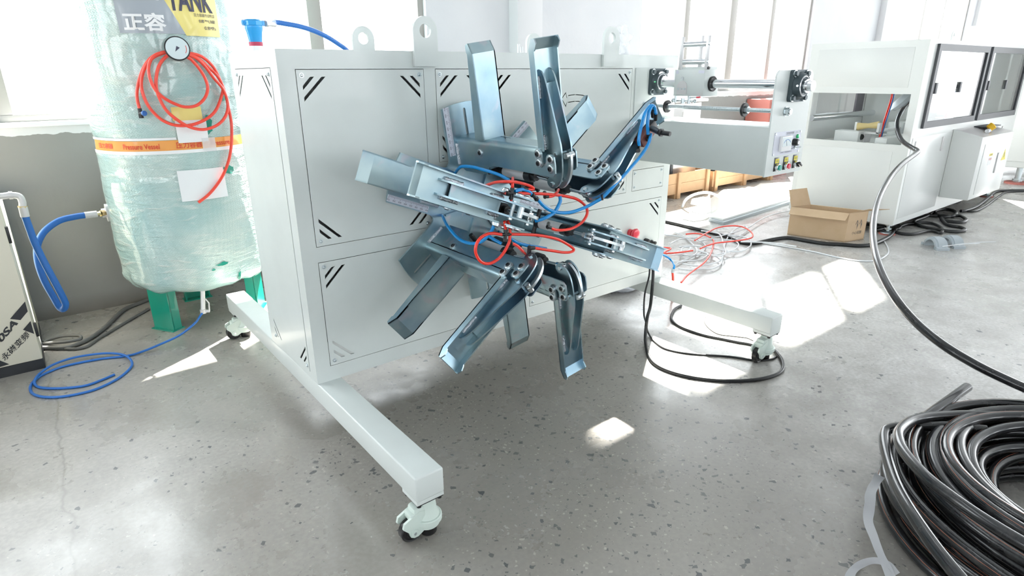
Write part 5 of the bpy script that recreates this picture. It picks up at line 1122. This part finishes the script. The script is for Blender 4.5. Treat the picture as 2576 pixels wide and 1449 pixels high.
def ring(pts, r, m, nm, stripe=True, par=coil):
    b = MB(); n = len(pts); seg = 10; rings = []
    rt_ = rnd.uniform(.2, 1.6); sb = MB(); srow = []
    for i in range(n):
        t = (pts[(i + 1) % n] - pts[i - 1]).normalized(); up_ = Vector((0, 0, 1)); s_ = t.cross(up_).normalized(); up2 = s_.cross(t)
        rings.append([b.bm.verts.new(pts[i] + (s_ * math.cos(2 * PI * k / seg) + up2 * math.sin(2 * PI * k / seg)) * r) for k in range(seg)])
        srow.append([sb.bm.verts.new(pts[i] + (s_ * math.cos(rt_ + e) + up2 * math.sin(rt_ + e)) * (r + .0004)) for e in (-.028, .028)])
    for i in range(n):
        a, c = rings[i], rings[(i + 1) % n]
        for k in range(seg): b.bm.faces.new((a[k], a[(k + 1) % seg], c[(k + 1) % seg], c[k]))
        a, c = srow[i], srow[(i + 1) % n]; sb.bm.faces.new((a[0], a[1], c[1], c[0]))
    o = obj(nm, b.mesh(m, 60), par); obj('orange_line', sb.mesh(M['pestripe'], 60), o)
for pts in turns: ring(pts, pr_, M['pe'], 'turn')
# crossing turn and the free end
cx_ = [G(u, v, z) for u, v, z in [(2700, 1075, .2), (2580, 1052, .2), (2470, 1044, .21), (2370, 1046, .22), (2300, 1056, .235), (2264, 1082, .25), (2262, 1110, .262), (2280, 1145, .272), (2330, 1200, .285), (2400, 1255, .288), (2480, 1310, .288), (2580, 1370, .285), (2700, 1430, .28)]]
b = MB(); b.tube(smooth(cx_, 8), pr_ * .95, 12); o = obj('loose_turn', b.mesh(M['pe'], 60), coil)
b = MB()
en = [P(u, v, d=d) for u, v, d in [(2262, 1160, 2.12), (2268, 1120, 2.14), (2290, 1085, 2.18), (2330, 1048, 2.24), (2380, 1012, 2.32), (2433, 974, 2.42)]]
b.tube(smooth(en, 8), pr_, 14); obj('free_end', b.mesh(M['pe'], 60), coil)
ot = [G(u, v, z) for u, v, z in [(2480, 1082, .2), (2380, 1072, .2), (2300, 1072, .2), (2240, 1078, .195), (2226, 1090, .19), (2226, 1120, .19), (2238, 1170, .195), (2260, 1230, .205), (2300, 1300, .22), (2355, 1380, .225), (2420, 1460, .225), (2480, 1530, .22)]]
b = MB(); b.tube(smooth(ot, 8), pr_, 12); obj('kinked_turn', b.mesh(M['pe'], 60), coil)
# woven strap round the coil, its tail on the floor
def ribbon(pts, wd_, m, nm, par, twist=0.):
    pts = smooth(pts, 6); b = MB(); row = []
    for i, p in enumerate(pts):
        t = (pts[min(i + 1, len(pts) - 1)] - pts[max(i - 1, 0)]).normalized(); s_ = t.cross((CAM - p).normalized()).normalized() * wd_ * (.8 + .25 * noise.noise(p * 20)); k_ = Matrix.Rotation(twist * math.sin(i * .35), 3, t)
        s_ = k_ @ s_; row.append((b.bm.verts.new(p - s_), b.bm.verts.new(p + t.cross(s_) * .12), b.bm.verts.new(p + s_)))
    for a, c in zip(row, row[1:]):
        for k in (0, 1): b.bm.faces.new((a[k], a[k + 1], c[k + 1], c[k]))
    bmesh.ops.solidify(b.bm, geom=b.bm.faces[:], thickness=.0012)
    return obj(nm, b.mesh(m, 50), par)
ribbon([P(u, v, d=d) for u, v, d in [(2214, 1195, 2.06), (2192, 1235, 1.98), (2188, 1270, 1.93), (2184, 1310, 1.90), (2198, 1350, 1.87), (2213, 1390, 1.84), (2232, 1430, 1.8), (2250, 1475, 1.76)]], .017, M['strap'], 'strap', coil, .35)
ribbon([G(u, v, z) for u, v, z in [(2255, 1445, .02), (2235, 1420, .02), (2200, 1410, .012), (2165, 1420, .010), (2142, 1440, .008), (2138, 1465, .008), (2150, 1500, .008)]] , .014, M['strap'], 'strap_tail', coil, .45)
